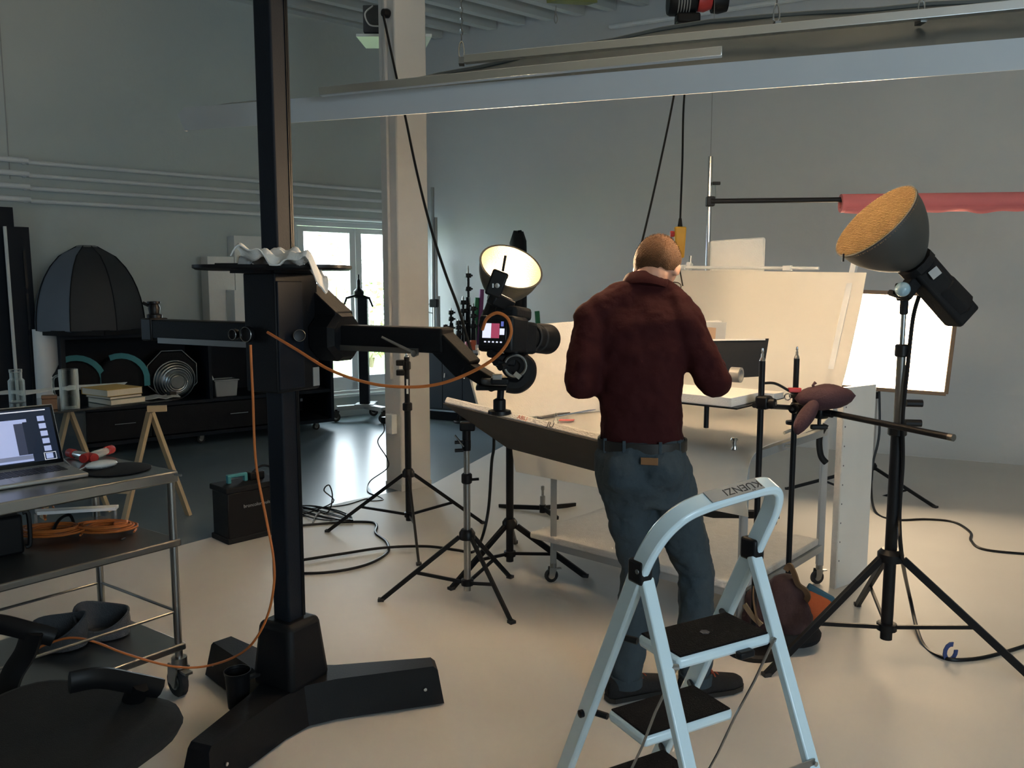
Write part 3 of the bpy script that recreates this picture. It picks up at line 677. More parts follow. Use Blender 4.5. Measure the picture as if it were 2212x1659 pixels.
for p in (q[0], q[1] + (q[0] - q[1]) * .06): B().cyl(V((p.x, p.y, zm)) + V((.02, -.03, 0)), p + V((.02, -.03, -.01)), .006, n=6).build('prop', 'steel', t)
# felt baskets on the bottom shelf
zb = tz_bot + .001
def basket(px, py, r, h, ang, label):
    c = G(px, py, zb); t = thing('felt_basket', label, 'basket', c, 'felt baskets on the trolley')
    n = 28; b = B(); k0 = 0; vs = []; fs = []
    for lev, (rr, z) in enumerate(((.86, .002), (1, .02), (1.04, .6), (1.0, 1.0), (.94, 1.0), (.97, .55), (.92, .05), (.0, .04))):
        for k in range(n):
            th = 2 * math.pi * k / n; zz = z * h if z > .03 else z * .3
            if z >= .55: zz *= 1 + .35 * math.sin(th + ang) + .18 * math.cos(2 * th)
            vs.append(c + V((math.cos(th) * r * rr * 1.15, math.sin(th) * r * rr * .85, zz)))
    for i in range(7):
        for k in range(n): fs.append((i * n + k, i * n + (k + 1) % n, (i + 1) * n + (k + 1) % n, (i + 1) * n + k))
    fs.append(tuple(range(n))[::-1]); b.add(vs, fs); b.build('basket_body', 'felt_grey', t, smooth=60)
    B().tube([c + V((math.cos(2 * math.pi * k / n) * r * 1.13, math.sin(2 * math.pi * k / n) * r * .84, h * (1 + .35 * math.sin(2 * math.pi * k / n + ang) + .18 * math.cos(4 * math.pi * k / n)))) for k in range(n)], .005, 5, closed=True).build('rolled_rim', 'felt_grey', t)
basket(222, 1372, .088, .085, -.4, 'grey felt basket at the back of the trolley bottom shelf')
basket(128, 1396, .088, .085, .5, 'grey felt basket nearer the chair arm on the bottom shelf')
# ------------------------------------------------------------------ office chair
CHY = 2.35
ch = thing('office_chair', 'black office chair with curved plastic armrests at the bottom left', 'chair', V((-1.28, 2.25, 0)))
mat('chair_fabric', (.012, .012, .012), .9, 0, .3, 60, bump=.4, bscale=300)
seat_c = V((-1.30, 2.20, .42)); cf = V((.74, -.67, 0)); cs = V((-cf.y, cf.x, 0))
cs = (W(395, 1580, 2.30) - W(10, 1520, 2.55)); cs.z = 0; cs.normalize(); cf = V((cs.y, -cs.x, 0))
sw, sdp = .56, .56
# seat: rounded cushion whose right end reaches (395,1580)
sc = G(105, 1612, .34)
def se(th, k):  # superellipse
    c_, s_ = math.cos(th), math.sin(th); return math.copysign(abs(c_) ** k, c_), math.copysign(abs(s_) ** k, s_)
b = B(); n = 32; vs = []; fs = []
for rr, z in ((.0, -.045), (.7, -.045), (.95, -.03), (1.0, 0), (.97, .03), (.85, .045), (.5, .035), (0, .03)):
    for k in range(n):
        x, y = se(2 * math.pi * k / n, .55); vs.append(sc + cs * (x * .30 * rr) + cf * (y * .27 * rr) + Z * (z - .03 * abs(x) * 0 + .02 * x * x * rr))
for i in range(7):
    for k in range(n): fs.append((i * n + k, i * n + (k + 1) % n, (i + 1) * n + (k + 1) % n, (i + 1) * n + k))
b.add(vs, fs); b.build('seat', 'chair_fabric', ch, smooth=60)
def arm(name, top, stem):
    o = B().tube(spl(top, 8), .018, 8, w=.030).build(name, 'black_plastic', ch)
    B().tube(spl(stem, 8), .020, 8, w=.034).build('arm_support', 'black_plastic', o)
arm('armrest', [W(150, 1475, 2.10), W(215, 1464, 2.15), W(285, 1475, 2.22), W(345, 1487, 2.28)], [W(300, 1478, 2.22), W(275, 1545, 2.24), W(250, 1600, 2.24), W(205, 1650, 2.20)])
arm('armrest', [W(-60, 1345, 2.3), W(0, 1348, 2.36), W(60, 1362, 2.42), W(116, 1376, 2.46)], [W(70, 1364, 2.42), W(55, 1410, 2.42), W(25, 1460, 2.40), W(5, 1530, 2.38)])
bc = sc - cs * .02
b = B(); b.sheet(lambda u, v: sc + cf * .0 - cs * 0 + (cf * (.30 + .10 * v) + cs * ((u - .5) * .46) + Z * (.06 + v * .46 - .0)) - cf * (.08 * (1 - (2 * u - 1) ** 2)) * -1, 8, 8, .035)
b.build('backrest', 'chair_fabric', ch, smooth=60)
B().beam(sc + cf * .2 - Z * .04, sc + cf * .36 + Z * .14, .07, .02).build('back_bracket', 'black_plastic', ch)
B().cyl(V((sc.x, sc.y, .09)), sc - Z * .04, .028, n=14).build('gas_column', 'black_metal', ch)
for k in range(5):
    a = k * 1.2566 + .3; e = V((sc.x + math.cos(a) * .30, sc.y + math.sin(a) * .30, .085))
    ft = B().beam(V((sc.x, sc.y, .11)), e, .05, .035).build('foot', 'black_plastic', ch)
    B().lathe([(.028, -.022), (.03, -.018), (.03, .018), (.028, .022)], e - Z * .054, V((-math.sin(a), math.cos(a), 0)), 14).build('foot_wheel', 'black_plastic', ft)
# ------------------------------------------------------------------ flash generator box on the floor
g0 = G(495, 1178); gx = (G(580, 1158) - g0); gx.z = 0; gx.normalize(); gy = V((-gx.y, gx.x, 0))
gen = thing('flash_generator', 'black flash generator box standing on the floor with cables on top', 'flash generator', g0 + gx * .17 + gy * .09, rz=math.atan2(gx.y, gx.x))
zt_ = W(497, 1068, g0.y).z
b = B(); b.slab(g0 + Z * .03, gx * .36, gy * .20, Z * (zt_ - .03)); b.build('body', 'black_plastic', gen, bevel=.008)
for nm, z in (('lid', zt_), ('foot_band', .004)): B().slab(g0 - gx * .01 - gy * .01 + Z * z, gx * .38, gy * .22, Z * .035).build(nm, 'black_matt', gen, bevel=.006)
text_obj('lettering', 'broncolor pulso', .030, mat('print_grey', (.34, .36, .37), .6) and 'print_grey', g0 + gx * .20 - gy * .002 + Z * zt_ * .70, gx, Z, gen)
hd_ = B(); p = g0 + gx * .06 + gy * .10 + Z * (zt_ + .035)
hd_.slab(p + Z * .035, gx * .13, gy * .03, Z * .018); hd_.slab(p, gx * .022, gy * .03, Z * .045); hd_.slab(p + gx * .11, gx * .022, gy * .03, Z * .045); hd_.build('carry_handle', 'teal', gen, bevel=.004)
B().box(g0 + gx * .25 + gy * .12 + Z * (zt_ + .06), (.10, .07, .05), basis(gx, gy)).build('connector', 'black_plastic', gen, bevel=.008)
B().tube(spl([g0 + gx * .22 + gy * .10 + Z * (zt_ + .08), g0 + gx * .28 + gy * .08 + Z * (zt_ + .12), g0 + gx * .36 + gy * .05 + Z * (zt_ + .09), g0 + gx * .40 + gy * .1 + Z * (zt_ + .02)]), .007, 6).build('lead', 'black_plastic', gen)
# ------------------------------------------------------------------ column camera stand
SC = V((-.80, 2.86, 0))
ends = [V((-.315, 2.975, 0)), V((-.955, 2.43, 0)), V((-1.15, 3.17, 0))]
cs_ = thing('camera_column_stand', 'tall black studio camera stand with three-footed base and boom', 'camera stand', SC)
bs = B(); hb = .15; ring_t = []; ring_b = []
dirs = [(e - SC) for e in ends]
poly_b, poly_t = [], []
order = sorted(range(3), key=lambda k: math.atan2(dirs[k].y, dirs[k].x))
for i, k in enumerate(order):
    d = dirs[k].normalized(); L = dirs[k].length + .03; a = V((-d.y, d.x, 0)); nx = dirs[order[(i + 1) % 3]].normalized(); m = (d + nx).normalized()
    for lst, hw, ex in ((poly_b, .075, .02), (poly_t, .05, 0)):
        lst += [SC + d * (.16) - a * (hw + .01), SC + d * (L + ex) - a * hw * .8, SC + d * (L + ex) + a * hw * .8, SC + d * .16 + a * (hw + .01), SC + m * (.125 if lst is poly_b else .10)]
nn = len(poly_b); bs.add([p + Z * .012 for p in poly_b] + [p + Z * (hb - .015) for p in poly_t] + [SC + (p - SC) * .97 + Z * hb for p in poly_t],
    [tuple(range(nn))[::-1], tuple(range(2 * nn, 3 * nn))] + [(i + j * nn, (i + 1) % nn + j * nn, nn + (i + 1) % nn + j * nn, nn + i + j * nn) for i in range(nn) for j in range(2)])
base = bs.build('base', 'black_stand', cs_, smooth=25)
for k, e in enumerate(ends):
    d = dirs[k].normalized(); a = V((-d.y, d.x, 0))
    for s in (-1, 1): B().lathe([(0, 0), (.006, 0), (.006, .004), (0, .005)], SC + d * (dirs[k].length - .02) + a * s * .062 + Z * .075, a * s, 10).build('bolt', 'aluminium', base)
bl = W(325, 712, 3.42); br = W(985, 738, 2.66); bz = (bl.z + br.z) / 2 + .003
bd = V((br.x - bl.x, br.y - bl.y, 0)).normalized(); bn = V((-bd.y, bd.x, 0)); bn = bn if bn.y > 0 else -bn
cpx, cpy = bd, bn
co = B(); co.hexa([SC + cpx * x * .10 + cpy * y * .10 + Z * (hb - .01) for x, y in ((-1, -1), (1, -1), (1, 1), (-1, 1))], [SC + cpx * x * .078 + cpy * y * .078 + Z * .375 for x, y in ((-1, -1), (1, -1), (1, 1), (-1, 1))])
co.build('column_foot', 'black_stand', cs_, bevel=.022)
CTOP = 3.35
col = B().slab(SC - cpx * .039 - cpy * .039 + Z * .37, cpx * .078, cpy * .078, Z * (CTOP - .37)).build('column', 'navy_black', cs_, bevel=.008)
for s in (1,): B().slab(SC + cpx * .0395 + cpy * .030 + Z * .38, cpx * .004, cpy * .007, Z * (CTOP - .4)).build('guide_rail', 'black_metal', col)
B().slab(SC + cpx * .0392 + cpy * .024 + Z * .38, cpx * .003, cpy * .010, Z * (CTOP - .4)).build('scale_groove', 'black_metal', col)
# cup ring on the foot
c = G(513, 1455, .20); B().lathe([(.042, 0), (.045, 0), (.047, .012), (.044, .012)], c, Z, 24, cap=False).build('cup_ring', 'black_plastic', cs_)
B().lathe([(.036, -.12), (.043, -.0), (.040, 0), (.033, -.115)], c, Z, 20).build('cup', 'black_plastic', cs_)
B().beam(c + (SC - c).normalized() * .04 + V((0, 0, .006)), V((SC.x, SC.y, c.z)) + (c - SC).normalized() * .0, .02, .01).build('ring_arm', 'black_plastic', cs_)
# carriage housing
cz0, cz1 = W(610, 842, 2.86).z, W(610, 590, 2.86).z
car = B().slab(SC - bd * .074 - bn * .09 + Z * cz0, bd * .148, bn * .20, Z * (cz1 - cz0)).build('carriage', 'black_stand', cs_, bevel=.006)
B().slab(SC + bd * .0745 - bn * .086 + Z * (cz0 + .012), bd * .008, bn * .115, Z * (cz1 - cz0 - .04)).build('cover_plate', 'navy_black', car, bevel=.003)
B().slab(SC + bd * .0745 + bn * .075 + Z * (cz0 + .01), bd * .003, bn * .03, Z * .065).build('type_plate', 'grey_metal', car)
# boom through the carriage
ofb = (V((bl.x, bl.y, 0)) - SC).dot(bn)
def onb(t, o=0, dz=0): return V((SC.x, SC.y, bz)) + bd * t + bn * (ofb + o) + Z * dz
tL = (V((bl.x, bl.y, 0)) - SC).dot(bd); tR = (V((br.x, br.y, 0)) - SC).dot(bd)
boom = B().beam(onb(tL), onb(tR - .03), .075, .082).build('boom', 'black_stand', cs_, bevel=.008)
B().beam(onb(tL + .10, -.041, -.042), onb(-.14, -.041, -.042), .006, .022, up=Z).build('boom_rack', 'steel_dark', boom)
B().beam(onb(.16, -.041, -.036), onb(tR - .12, -.041, -.036), .006, .018, up=Z).build('boom_rack', 'steel_dark', boom)
B().beam(onb(tL - .004), onb(tL + .06), .085, .092).build('end_cap', 'black_plastic', boom, bevel=.006)
# clamp housings around the boom
def octo(t0, t1, r, name):
    B().lathe([(r * .9, 0), (r, .015), (r, t1 - t0 - .02), (r * .82, t1 - t0)], onb(t0), bd, 8, up=Z, phase=math.pi / 8).build(name, 'black_stand', car, smooth=20)
octo(.07, .185, .092, 'boom_clamp'); octo(-.15, .08, .082, 'boom_sleeve')
wdg = B(); wdg.prism([(.0, .0), (.14, .0), (.14, .035), (.0, .135)], onb(.03, 0, .05) - bn * .045, bd, Z, bn * .09); wdg.build('gusset', 'black_stand', car, bevel=.004)
for px, py, Yw, r_ in ((541, 722, 2.80, .027), (512, 722, 2.86, .019), (646, 724, 2.80, .021)):
    ax_w = V((-.45, -.89, 0)) if px < 600 else V((.30, -.95, 0)); p = W(px, py, Yw)
    hw_ = B().lathe([(.0, 0), (r_ * .85, 0), (r_, .006), (r_, .018), (r_ * .9, .022), (r_ * .8, .018), (.0, .016)], p, ax_w, 26).build('hand_wheel', 'black_plastic', car)
    B().cyl(p, p - ax_w * .09, .010, n=10).build('axle', 'black_metal', hw_)
    s1, s2, _ = frame(ax_w); B().tube([p + ax_w.normalized() * .023 + s1 * math.cos(k * .2618) * r_ * .92 + s2 * math.sin(k * .2618) * r_ * .92 for k in range(24)], .0012, 5, closed=True).build('rim_ring', 'steel', hw_)
# drop arm to the camera plate
pA = onb(tR - .03); pB = W(1015, 800, pA.y - .03); pC = W(1062, 832, pA.y - .06)
da_ = B(); da_.beam(pA - bd * .05 + Z * .015, V((pB.x, pB.y, pB.z)), .070, .078, up=bn.cross(Z)); arm_ = da_.build('drop_arm', 'black_stand', boom, bevel=.008)
da2 = B(); da2.beam(pB + V((-.012, 0, .012)), pC + V((.02, 0, -.002)), .07, .045, up=Z); da2.build('arm_toe', 'black_stand', boom, bevel=.008)
pP = W(1080, 835, pA.y - .07)
B().slab(pP + V((-.075, -.04, -.008)), V((.155, 0, 0)), V((0, .08, 0)), Z * .014).build('camera_plate', 'black_metal', boom, bevel=.003)
p2 = W(1082, 826, pP.y)
B().lathe([(.062, 0), (.064, .004), (.064, .016), (.06, .02)], p2 + Z * -.004, Z, 28).build('rotary_plate', 'steel_dark', boom)
B().cyl(pP + V((.003, 0, -.008)), W(1079, 884, pP.y), .0115, n=12).build('clamp_screw', 'black_metal', boom)
q = W(1079, 884, pP.y); B().lathe([(.012, .035), (.02, .03), (.02, .0), (.036, -.004), (.038, -.014), (.03, -.018), (0, -.018)], q + Z * .0, Z, 18).build('screw_knob', 'black_plastic', boom)
lv = onb(tR - .14, -.045, -.04); hw_ = B().tube([lv + V((-.10, 0, .05)), lv + V((.0, 0, 0)), lv + V((.02, 0, -.004))], [.004, .006, .007], 8).build('clamp_lever', 'steel_dark', boom)
B().lathe([(0, 0), (.010, 0), (.011, .012), (0, .014)], lv + V((.01, -.0, -.004)), -bn, 12).build('lever_knob', 'steel', hw_)
# accessory tray on top of the carriage
tzb = cz1 + .004
tray = thing('accessory_tray', 'thin black oval tray fixed on top of the camera stand carriage', 'tray', V((SC.x, SC.y, tzb)))
b = B(); n = 40; ring = []
ax_ = V((1, .06, 0)).normalized(); ay_ = V((-.06, 1, 0))
c = W(593, 588, 2.80); c.z = tzb + .004
hw = (W(755, 588, 2.80) - W(430, 588, 2.80)).length / 2
def trp(rr, z): 
    out = []
    for k in range(n):
        x, y = se(2 * math.pi * k / n, .6); out.append(c + ax_ * x * hw * rr + ay_ * y * .17 * rr + Z * z)
    return out
vs = trp(.0, 0) + trp(.96, 0) + trp(1, .006) + trp(1, .016) + trp(.985, .016) + trp(.975, .006) + trp(0, .005); fs = []
for i in range(6):
    for k in range(n): fs.append((i * n + k, i * n + (k + 1) % n, (i + 1) * n + (k + 1) % n, (i + 1) * n + k))
# opening for the column is hidden under the cloth
b.add(vs, fs); b.build('tray_body', 'black_metal', tray, smooth=40)
B().slab(SC - bd * .07 - bn * .086 + Z * (cz1 - .002), bd * .14, bn * .19, Z * .012).build('tray_mount', 'black_stand', tray)
B().slab(SC - bd * .055 - bn * .16 + Z * (cz1 - .002), bd * .11, bn * .30, Z * .011).build('tray_bracket', 'black_stand', tray)
# things on the tray
p = W(515, 581, 2.70); p.z = c.z + .006
t = thing('camera_plate_clamp', 'small black clamp with a knob lying on the tray', 'clamp', p)
B().box(p + V((-.015, 0, .008)), (.11, .04, .014)).build('clamp_plate', 'black_metal', t, bevel=.002)
B().lathe([(0, 0), (.016, 0), (.018, .006), (.016, .022), (0, .024)], p + V((.02, 0, .014)), Z, 9).build('knob', 'black_plastic', t)
cc = W(608, 582, 2.66)
def cloth(u, v):
    x = (u - .5) * .27; y = (v - .5) * .15
    z = .020 + .022 * math.sin(u * 9 + v * 3) * math.sin(v * 7 + 1) + .012 * math.sin(u * 23 + v * 5) + .012 * math.sin(v * 17 + u * 8)
    z = max(.004, z + .012)
    e = max(0, u - .72); z2 = z - e * .30 * (.4 + .6 * (1 - v)) + .03 * math.sin(e * 20) * e * 3
    return V((cc.x + x + .02 * math.sin(v * 6), cc.y + y, c.z + .008 + (z2 if u > .72 else z)))
B().sheet(cloth, 34, 18, .004).build('white_cloth', mat('cloth_white', (.66, .66, .65), .95, 0, .05, 20, bump=.2, bscale=150), None, 'crumpled white cloth on the tray of the camera stand', 'cloth', smooth=70)
# head with knob on the boom's left end
p = onb(tL + .03, 0, .047)
t = thing('ball_head', 'small black tripod head on the left end of the boom', 'tripod head', p)
B().lathe([(.03, 0), (.03, .012), (.02, .016), (.024, .04), (.018, .055), (.026, .058), (.026, .066), (0, .068)], p, Z, 18).build('head_body', 'black_plastic', t)
B().cyl(p + Z * .04, p + Z * .05 + V((-.045, 0, .01)), .007, n=8).build('lock_knob', 'black_plastic', t)
# ------------------------------------------------------------------ cabinet, tripods and tubes by the right wall
KO = .80
k0 = sr(PR(885, 800, KO)); k1 = sr(PR(1090, 800, KO)); kz1 = PR(940, 754, KO).z; kz0 = PR(960, 886, KO).z
cab = thing('storage_cabinet', 'dark blue-grey cabinet with two keys behind the pillar', 'cabinet', RW((k0 + k1) / 2, KO / 2, 0), rz=A2)
mat('cabinet_slate', (.022, .030, .040), .5, 0, .1, 4)
def kb_(name, s0, s1, o0, o1, z0, z1, m, par=None, **k): return B().slab(RW(s0, o0, z0), E1 * (s1 - s0), N2 * (o1 - o0), Z * (z1 - z0)).build(name, m, par or cab, **k)
kb_('carcass', k0, k1, .32, KO, kz0, kz1 - .03, 'cabinet_slate'); kb_('top_edge', k0 - .01, k1 + .01, .30, KO + .01, kz1 - .03, kz1, 'grey_metal'); kb_('plinth_rail', k0, k1, .33, KO - .01, kz0 - .02, kz0, 'aluminium')
kb_('plinth', k0 + .03, k1 - .03, .40, KO - .08, .003, kz0 - .02, 'black_metal')
ksp = [k0, sr(PR(957, 800, KO)), sr(PR(1000, 800, KO)), k1]
for a, c in zip(ksp[:-1], ksp[1:]):
    d = kb_('cabinet_door', a + .004, c - .004, KO, KO + .015, kz0 + .02, kz1 - .05, 'cabinet_slate', bevel=.003)
    p = RW(a + .03, KO + .016, (kz0 + kz1) / 2 + .08); B().beam(p, p - Z * .05 + N2 * .01, .012, .006).build('key', 'aluminium', d)
for px, py, r, lb in ((962, 902, .16, 'black round base plate with a short post by the pillar'), (1000, 913, .11, 'smaller black round base plate in front of the cabinet')):
    c = G(px, py); t = thing('stand_foot', lb, 'stand base', c, 'round bases by the cabinet')
    B().lathe([(0, .002), (r, .002), (r, .02), (r * .95, .028), (0, .03)], c, Z, 30).build('base_plate', 'black_metal', t)
    B().cyl(c + Z * .03 - E1 * .03, c + Z * (.30 if r > .12 else .08) - E1 * .03, .014, n=10).build('post', 'black_metal', t)
    if r < .12: B().tube(spl([c + E1 * -.07 + Z * .03, c + E1 * -.06 + Z * .08, c + E1 * .06 + Z * .09, c + E1 * .08 + Z * .03]), .009, 7).build('carry_grip', 'black_plastic', t)
# light stands and tripods standing folded on the cabinet
def folded(px, pyt, off, label, n=5, lean=0, m='black_metal', r=.020):
    p = PR(px, pyt, off); base = V((p.x, p.y, kz1 + .002)); h = p.z - kz1
    t = thing('folded_light_stand', label, 'light stand', base, 'folded stands on the cabinet')
    top = base + Z * h + E1 * lean
    def at(q): return base + (top - base) * q
    B().cyl(at(0.0), at(.55), r * 1.2, n=10).build('lower_tube', m, t); B().cyl(at(.5), at(.9), r * .85, n=10).build('upper_tube', 'black_metal', t)
    B().lathe([(r * .6, 0), (r * .6, h * .06), (r * .25, h * .1), (0, h * .1)], at(.9), top - base, 10).build('spigot', 'steel', t)
    for k in range(3):
        a = k * 2.09 + px; o = V((math.cos(a), math.sin(a), 0)) * .028
        B().cyl(base + o * 1.3 + Z * .0, at(.62) + o * .7, .008, n=6).build('leg', 'steel' if (k + int(px)) % 3 == 0 else m, t)
    for q in (.5, .72, .88):
        B().lathe([(r * 1.7, -.025), (r * 1.9, -.015), (r * 1.9, .015), (r * 1.7, .025)], at(q), top - base, 10).build('collar', 'black_plastic', t)
        B().box(at(q) + V((.03, -.02, 0)), (.05, .015, .02)).build('wing_knob', 'black_plastic', t, bevel=.003)
    return t
folded(1011, 574, .52, 'tallest folded light stand on the cabinet'); folded(1000, 640, .60, 'black folded stand left of the tallest one')
folded(974, 665, .55, 'short folded stand beside the hanging cable', r=.017); folded(990, 690, .66, 'low black folded stand in front of the tallest one', r=.018)
folded(1022, 655, .60, 'black folded stand right of the tallest one'); folded(962, 700, .62, 'lowest folded stand at the left of the group', r=.016)
def roll(px, pt, pb, off, m, label, r=.028, lean=.0, name='paper_roll', cat='paper roll', grp='coloured paper rolls'):
    p = PR(px, pt, off); b_ = V((p.x, p.y, kz1 + .002)) - E1 * lean
    return B().lathe([(r, 0), (r, (p - b_).length), (r * .8, (p - b_).length), (r * .8, .02)], b_, p - b_, 14).build(name, m, None, label, cat, grp)
mat('roll_green', (.015, .16, .06), .6); mat('roll_purple', (.20, .05, .17), .6); mat('roll_red', (.42, .09, .04), .6); mat('roll_pink', (.5, .17, .2), .6)
roll(1031, 643, 0, .45, 'roll_green', 'green paper roll beside the tripods', lean=.05); roll(1041, 625, 0, .42, 'roll_purple', 'purple paper roll next to the green one', lean=.05)
roll(1160, 672, 0, .45, 'roll_green', 'green paper roll standing right of the camera', lean=-.04); roll(1022, 735, 0, .72, 'roll_red', 'short red roll at the front of the cabinet top', .035); roll(1010, 738, 0, .76, 'roll_pink', 'short pink roll left of the red one', .03)
roll(1028, 745, 0, .70, 'paper', 'short white roll right of the red one', .03)
for px, pt, lb, m in ((934, 405, 'longest pale tube leaning in the corner beside the pillar', 'grey_metal'), (941, 470, 'pale tube leaning right of the longest one', 'steel'), (938, 560, 'shorter pale tube beside the pillar', 'paper'), (947, 640, 'short grey tube at the foot of the long tubes', 'grey_metal')):
    p = PR(px, pt, .12); f = PR(px + 3, 830, .30); f.z = .004
    B().cyl(f, p, .022, n=10).build('leaning_tube', m, None, lb, 'tube', 'tubes leaning by the pillar')
c = PR(938, 655, .36); t = thing('clamp_head', 'black clamp hung among the leaning tubes', 'clamp', c)
B().box(c, (.11, .06, .10), basis(E1, N2)).build('clamp_body', 'black_plastic', t, bevel=.01); B().tube(spl([c + E1 * -.05, c + E1 * -.10 - Z * .03, c + E1 * -.10 - Z * .10, c + E1 * -.03 - Z * .12]), .008, 6).build('hook', 'steel', t)
B().cyl(c - Z * .05, V((c.x, c.y, kz1)), .012, n=8).build('post', 'steel', t)
# tall black bag against the wall
p0 = PR(1144, 502, .14); c = V((p0.x, p0.y, kz1 + .003)) + N2 * .30
t = thing('tall_stand_bag', 'tall slim black bag standing against the right wall', 'bag', c)
hb_ = PR(1118, 502, .44).z - kz1; b = B(); n = 16; vs = []; fs = []; lv_ = [(.85, 0), (1, .05), (1, .8), (.95, .92), (.6, 1.0), (.0, 1.0)]
for rr, z in lv_:
    for k in range(n):
        x, y = se(2 * math.pi * k / n, .7); vs.append(c + E1 * x * .095 * rr + N2 * y * .09 * rr + Z * (z * hb_ + .02 * math.sin(k * 1.7) * (z > .9)))
for i in range(5):
    for k in range(n): fs.append((i * n + k, i * n + (k + 1) % n, (i + 1) * n + (k + 1) % n, (i + 1) * n + k))
fs.append(tuple(range(n))[::-1]); b.add(vs, fs); b.build('bag_body', 'black_matt', t, smooth=50)
B().tube(spl([c + N2 * .09 + Z * hb_ * .85, c + N2 * .12 + Z * hb_ * .6, c + N2 * .09 + Z * hb_ * .35]), .005, 4, w=.018).build('strap', 'black_plastic', t)
# ------------------------------------------------------------------ rolling stand in front of the garden door
c = G(790, 908); t = thing('rolling_stand', 'tall black geared stand on a wheeled base before the garden door', 'light stand', c)
zt_ = W(782, 640, c.y).z; zq = W(778, 612, c.y).z
B().slab(V((c.x - .06, c.y - .05, .19)), V((.11, 0, 0)), V((0, .10, 0)), Z * (zt_ - .19)).build('column', 'navy_black', t, bevel=.008)
B().cyl(V((c.x - .075, c.y, .9)), V((c.x - .075, c.y, zt_ + .06)), .025, n=12).build('inner_tube', 'aluminium', t)
hd = B().lathe([(.05, 0), (.06, .02), (.06, .08), (.03, .11), (.02, .11), (.02, .2), (.009, .22), (.009, .27), (0, .27)], V((c.x - .05, c.y, zt_ - .02)), Z, 16).build('column_head', 'black_metal', t)
for s in (-1, 1): B().tube([V((c.x - .05, c.y - .05, zt_ + .02)), V((c.x - .05 + s * .13, c.y - .06, zt_ - .02)), V((c.x - .05 + s * .17, c.y - .06, zt_ - .12))], [.014, .016, .012], 7).build('crank_lever', 'black_plastic', hd)
for k, a in enumerate((3.5, 5.6, 1.4)):
    e = V((c.x + math.cos(a) * .33, c.y + math.sin(a) * .33, .16)); ft = B().beam(V((c.x, c.y, .17)), e, .09, .05).build('foot', 'grey_metal', t)
    caster('caster', V((e.x, e.y, .002)), .055, ft, (1, .3, 0), top=.15, fm='black_metal')
B().box(V((c.x, c.y, .185)), (.22, .2, .03)).build('base_plate', 'grey_metal', t)
# ------------------------------------------------------------------ light stands
def stand(name, label, center, feet, hub_z, low_z, segs, m='black_metal', legm='black_metal', r=.0165, cat='light stand', leg_w=.022, boom=True):
    c = V((center[0], center[1], 0)); t = thing(name, label, cat, c, 'light stands')
    z = low_z
    for z0, z1, rr, mm in segs:
        B().cyl(c + Z * z0, c + Z * z1, rr, n=14).build('column_section', mm, t)
        B().lathe([(rr * 1.25, -.02), (rr * 1.5, -.015), (rr * 1.5, .025), (rr * 1.2, .03)], c + Z * (z1 - .005), Z, 14).build('collar', 'black_plastic', t)
    B().lathe([(r * 1.3, -.025), (r * 2.3, -.02), (r * 2.3, .012), (r * 1.6, .03), (r * 1.2, .03)], c + Z * hub_z, Z, 12).build('hub', 'black_plastic', t)
    B().lathe([(r * 1.1, -.02), (r * 1.8, -.016), (r * 1.8, .012), (r * 1.1, .016)], c + Z * (low_z + .02), Z, 12).build('lower_collar', 'black_plastic', t)
    for f in feet:
        f = V((f[0], f[1], 0)); d = (f - c).normalized(); a = c + d * r * 2.2 + Z * (hub_z - .01)
        side = d.cross(Z)
        lg = B().beam(a, f + Z * .008, leg_w, leg_w * .62, up=side).build('leg', legm, t, bevel=.002)
        mid = a.lerp(f + Z * .008, .56); low = c + d * r * 1.6 + Z * (low_z + .02)
        B().beam(mid, low, .016, .010, up=side).build('brace', legm, t)
        B().box(f + Z * .010, (.03, .03, .016), basis(d, V((-d.y, d.x, 0)))).build('rubber_foot', 'rubber', lg)
    return t
def spigot(c, z, t, r=.0135):
    B().lathe([(r, 0), (r, .012), (r * .62, .016), (r * .62, .03), (r * .45, .034), (r * .62, .04), (r * .62, .055), (0, .058)], V((c[0], c[1], z)), Z, 12).build('spigot', 'chrome', t)
S1 = (-.645, 5.06)
zt_ = W(881, 772, 5.06).z
t = stand('light_stand', 'empty black light stand standing in front of the pillar', S1, [G(708, 1150), G(1043, 1132), G(905, 1222)], .40, .12, [(.10, .82, .020, 'black_metal'), (.8, zt_ - .05, .0165, 'black_metal')])
spigot(S1, zt_, t); 
B().cyl(V((S1[0], S1[1], zt_ - .07)), V((S1[0], S1[1], zt_ + .002)), .017, n=12).build('top_collar', 'black_plastic', t)
for dz in (-.03, -.09): B().box(V((S1[0] - .035, S1[1] - .03, zt_ + dz)), (.05, .04, .035)).build('clamp_knob', 'black_plastic', t, bevel=.005)
B().box(V((S1[0] + .004, S1[1] - .0185, W(881, 835, 5.04).z)), (.012, .002, .09)).build('sticker', 'white_frame', t)
S2 = (-.222, 3.985); z2 = W(1003, 916, 3.985).z
t = stand('light_stand', 'chrome and black light stand carrying the dark tilted foam board', S2, [G(823, 1300), G(1105, 1348), G(1102, 1250)], .335, .075, [(.05, .62, .0175, 'steel'), (.6, z2 - .10, .0145, 'steel')], r=.0175)
B().cyl(V((S2[0], S2[1], z2 - .13)), V((S2[0], S2[1], z2 - .02)), .021, n=12).build('clamp_socket', 'black_plastic', t)
B().box(V((S2[0] + .005, S2[1], z2 - .01)), (.075, .05, .045)).build('board_clamp', 'black_plastic', t, bevel=.008)
B().cyl(V((S2[0] - .055, S2[1] - .03, z2 - .05)), V((S2[0] - .01, S2[1] - .035, z2 - .105)), .0055, n=8).build('t_handle', 'chrome', t)
for dz in (-.085, -.125): B().cyl(V((S2[0] - .015, S2[1] - .02, z2 + dz)), V((S2[0] - .055, S2[1] - .03, z2 + dz)), .009, n=8).build('knob', 'black_plastic', t)
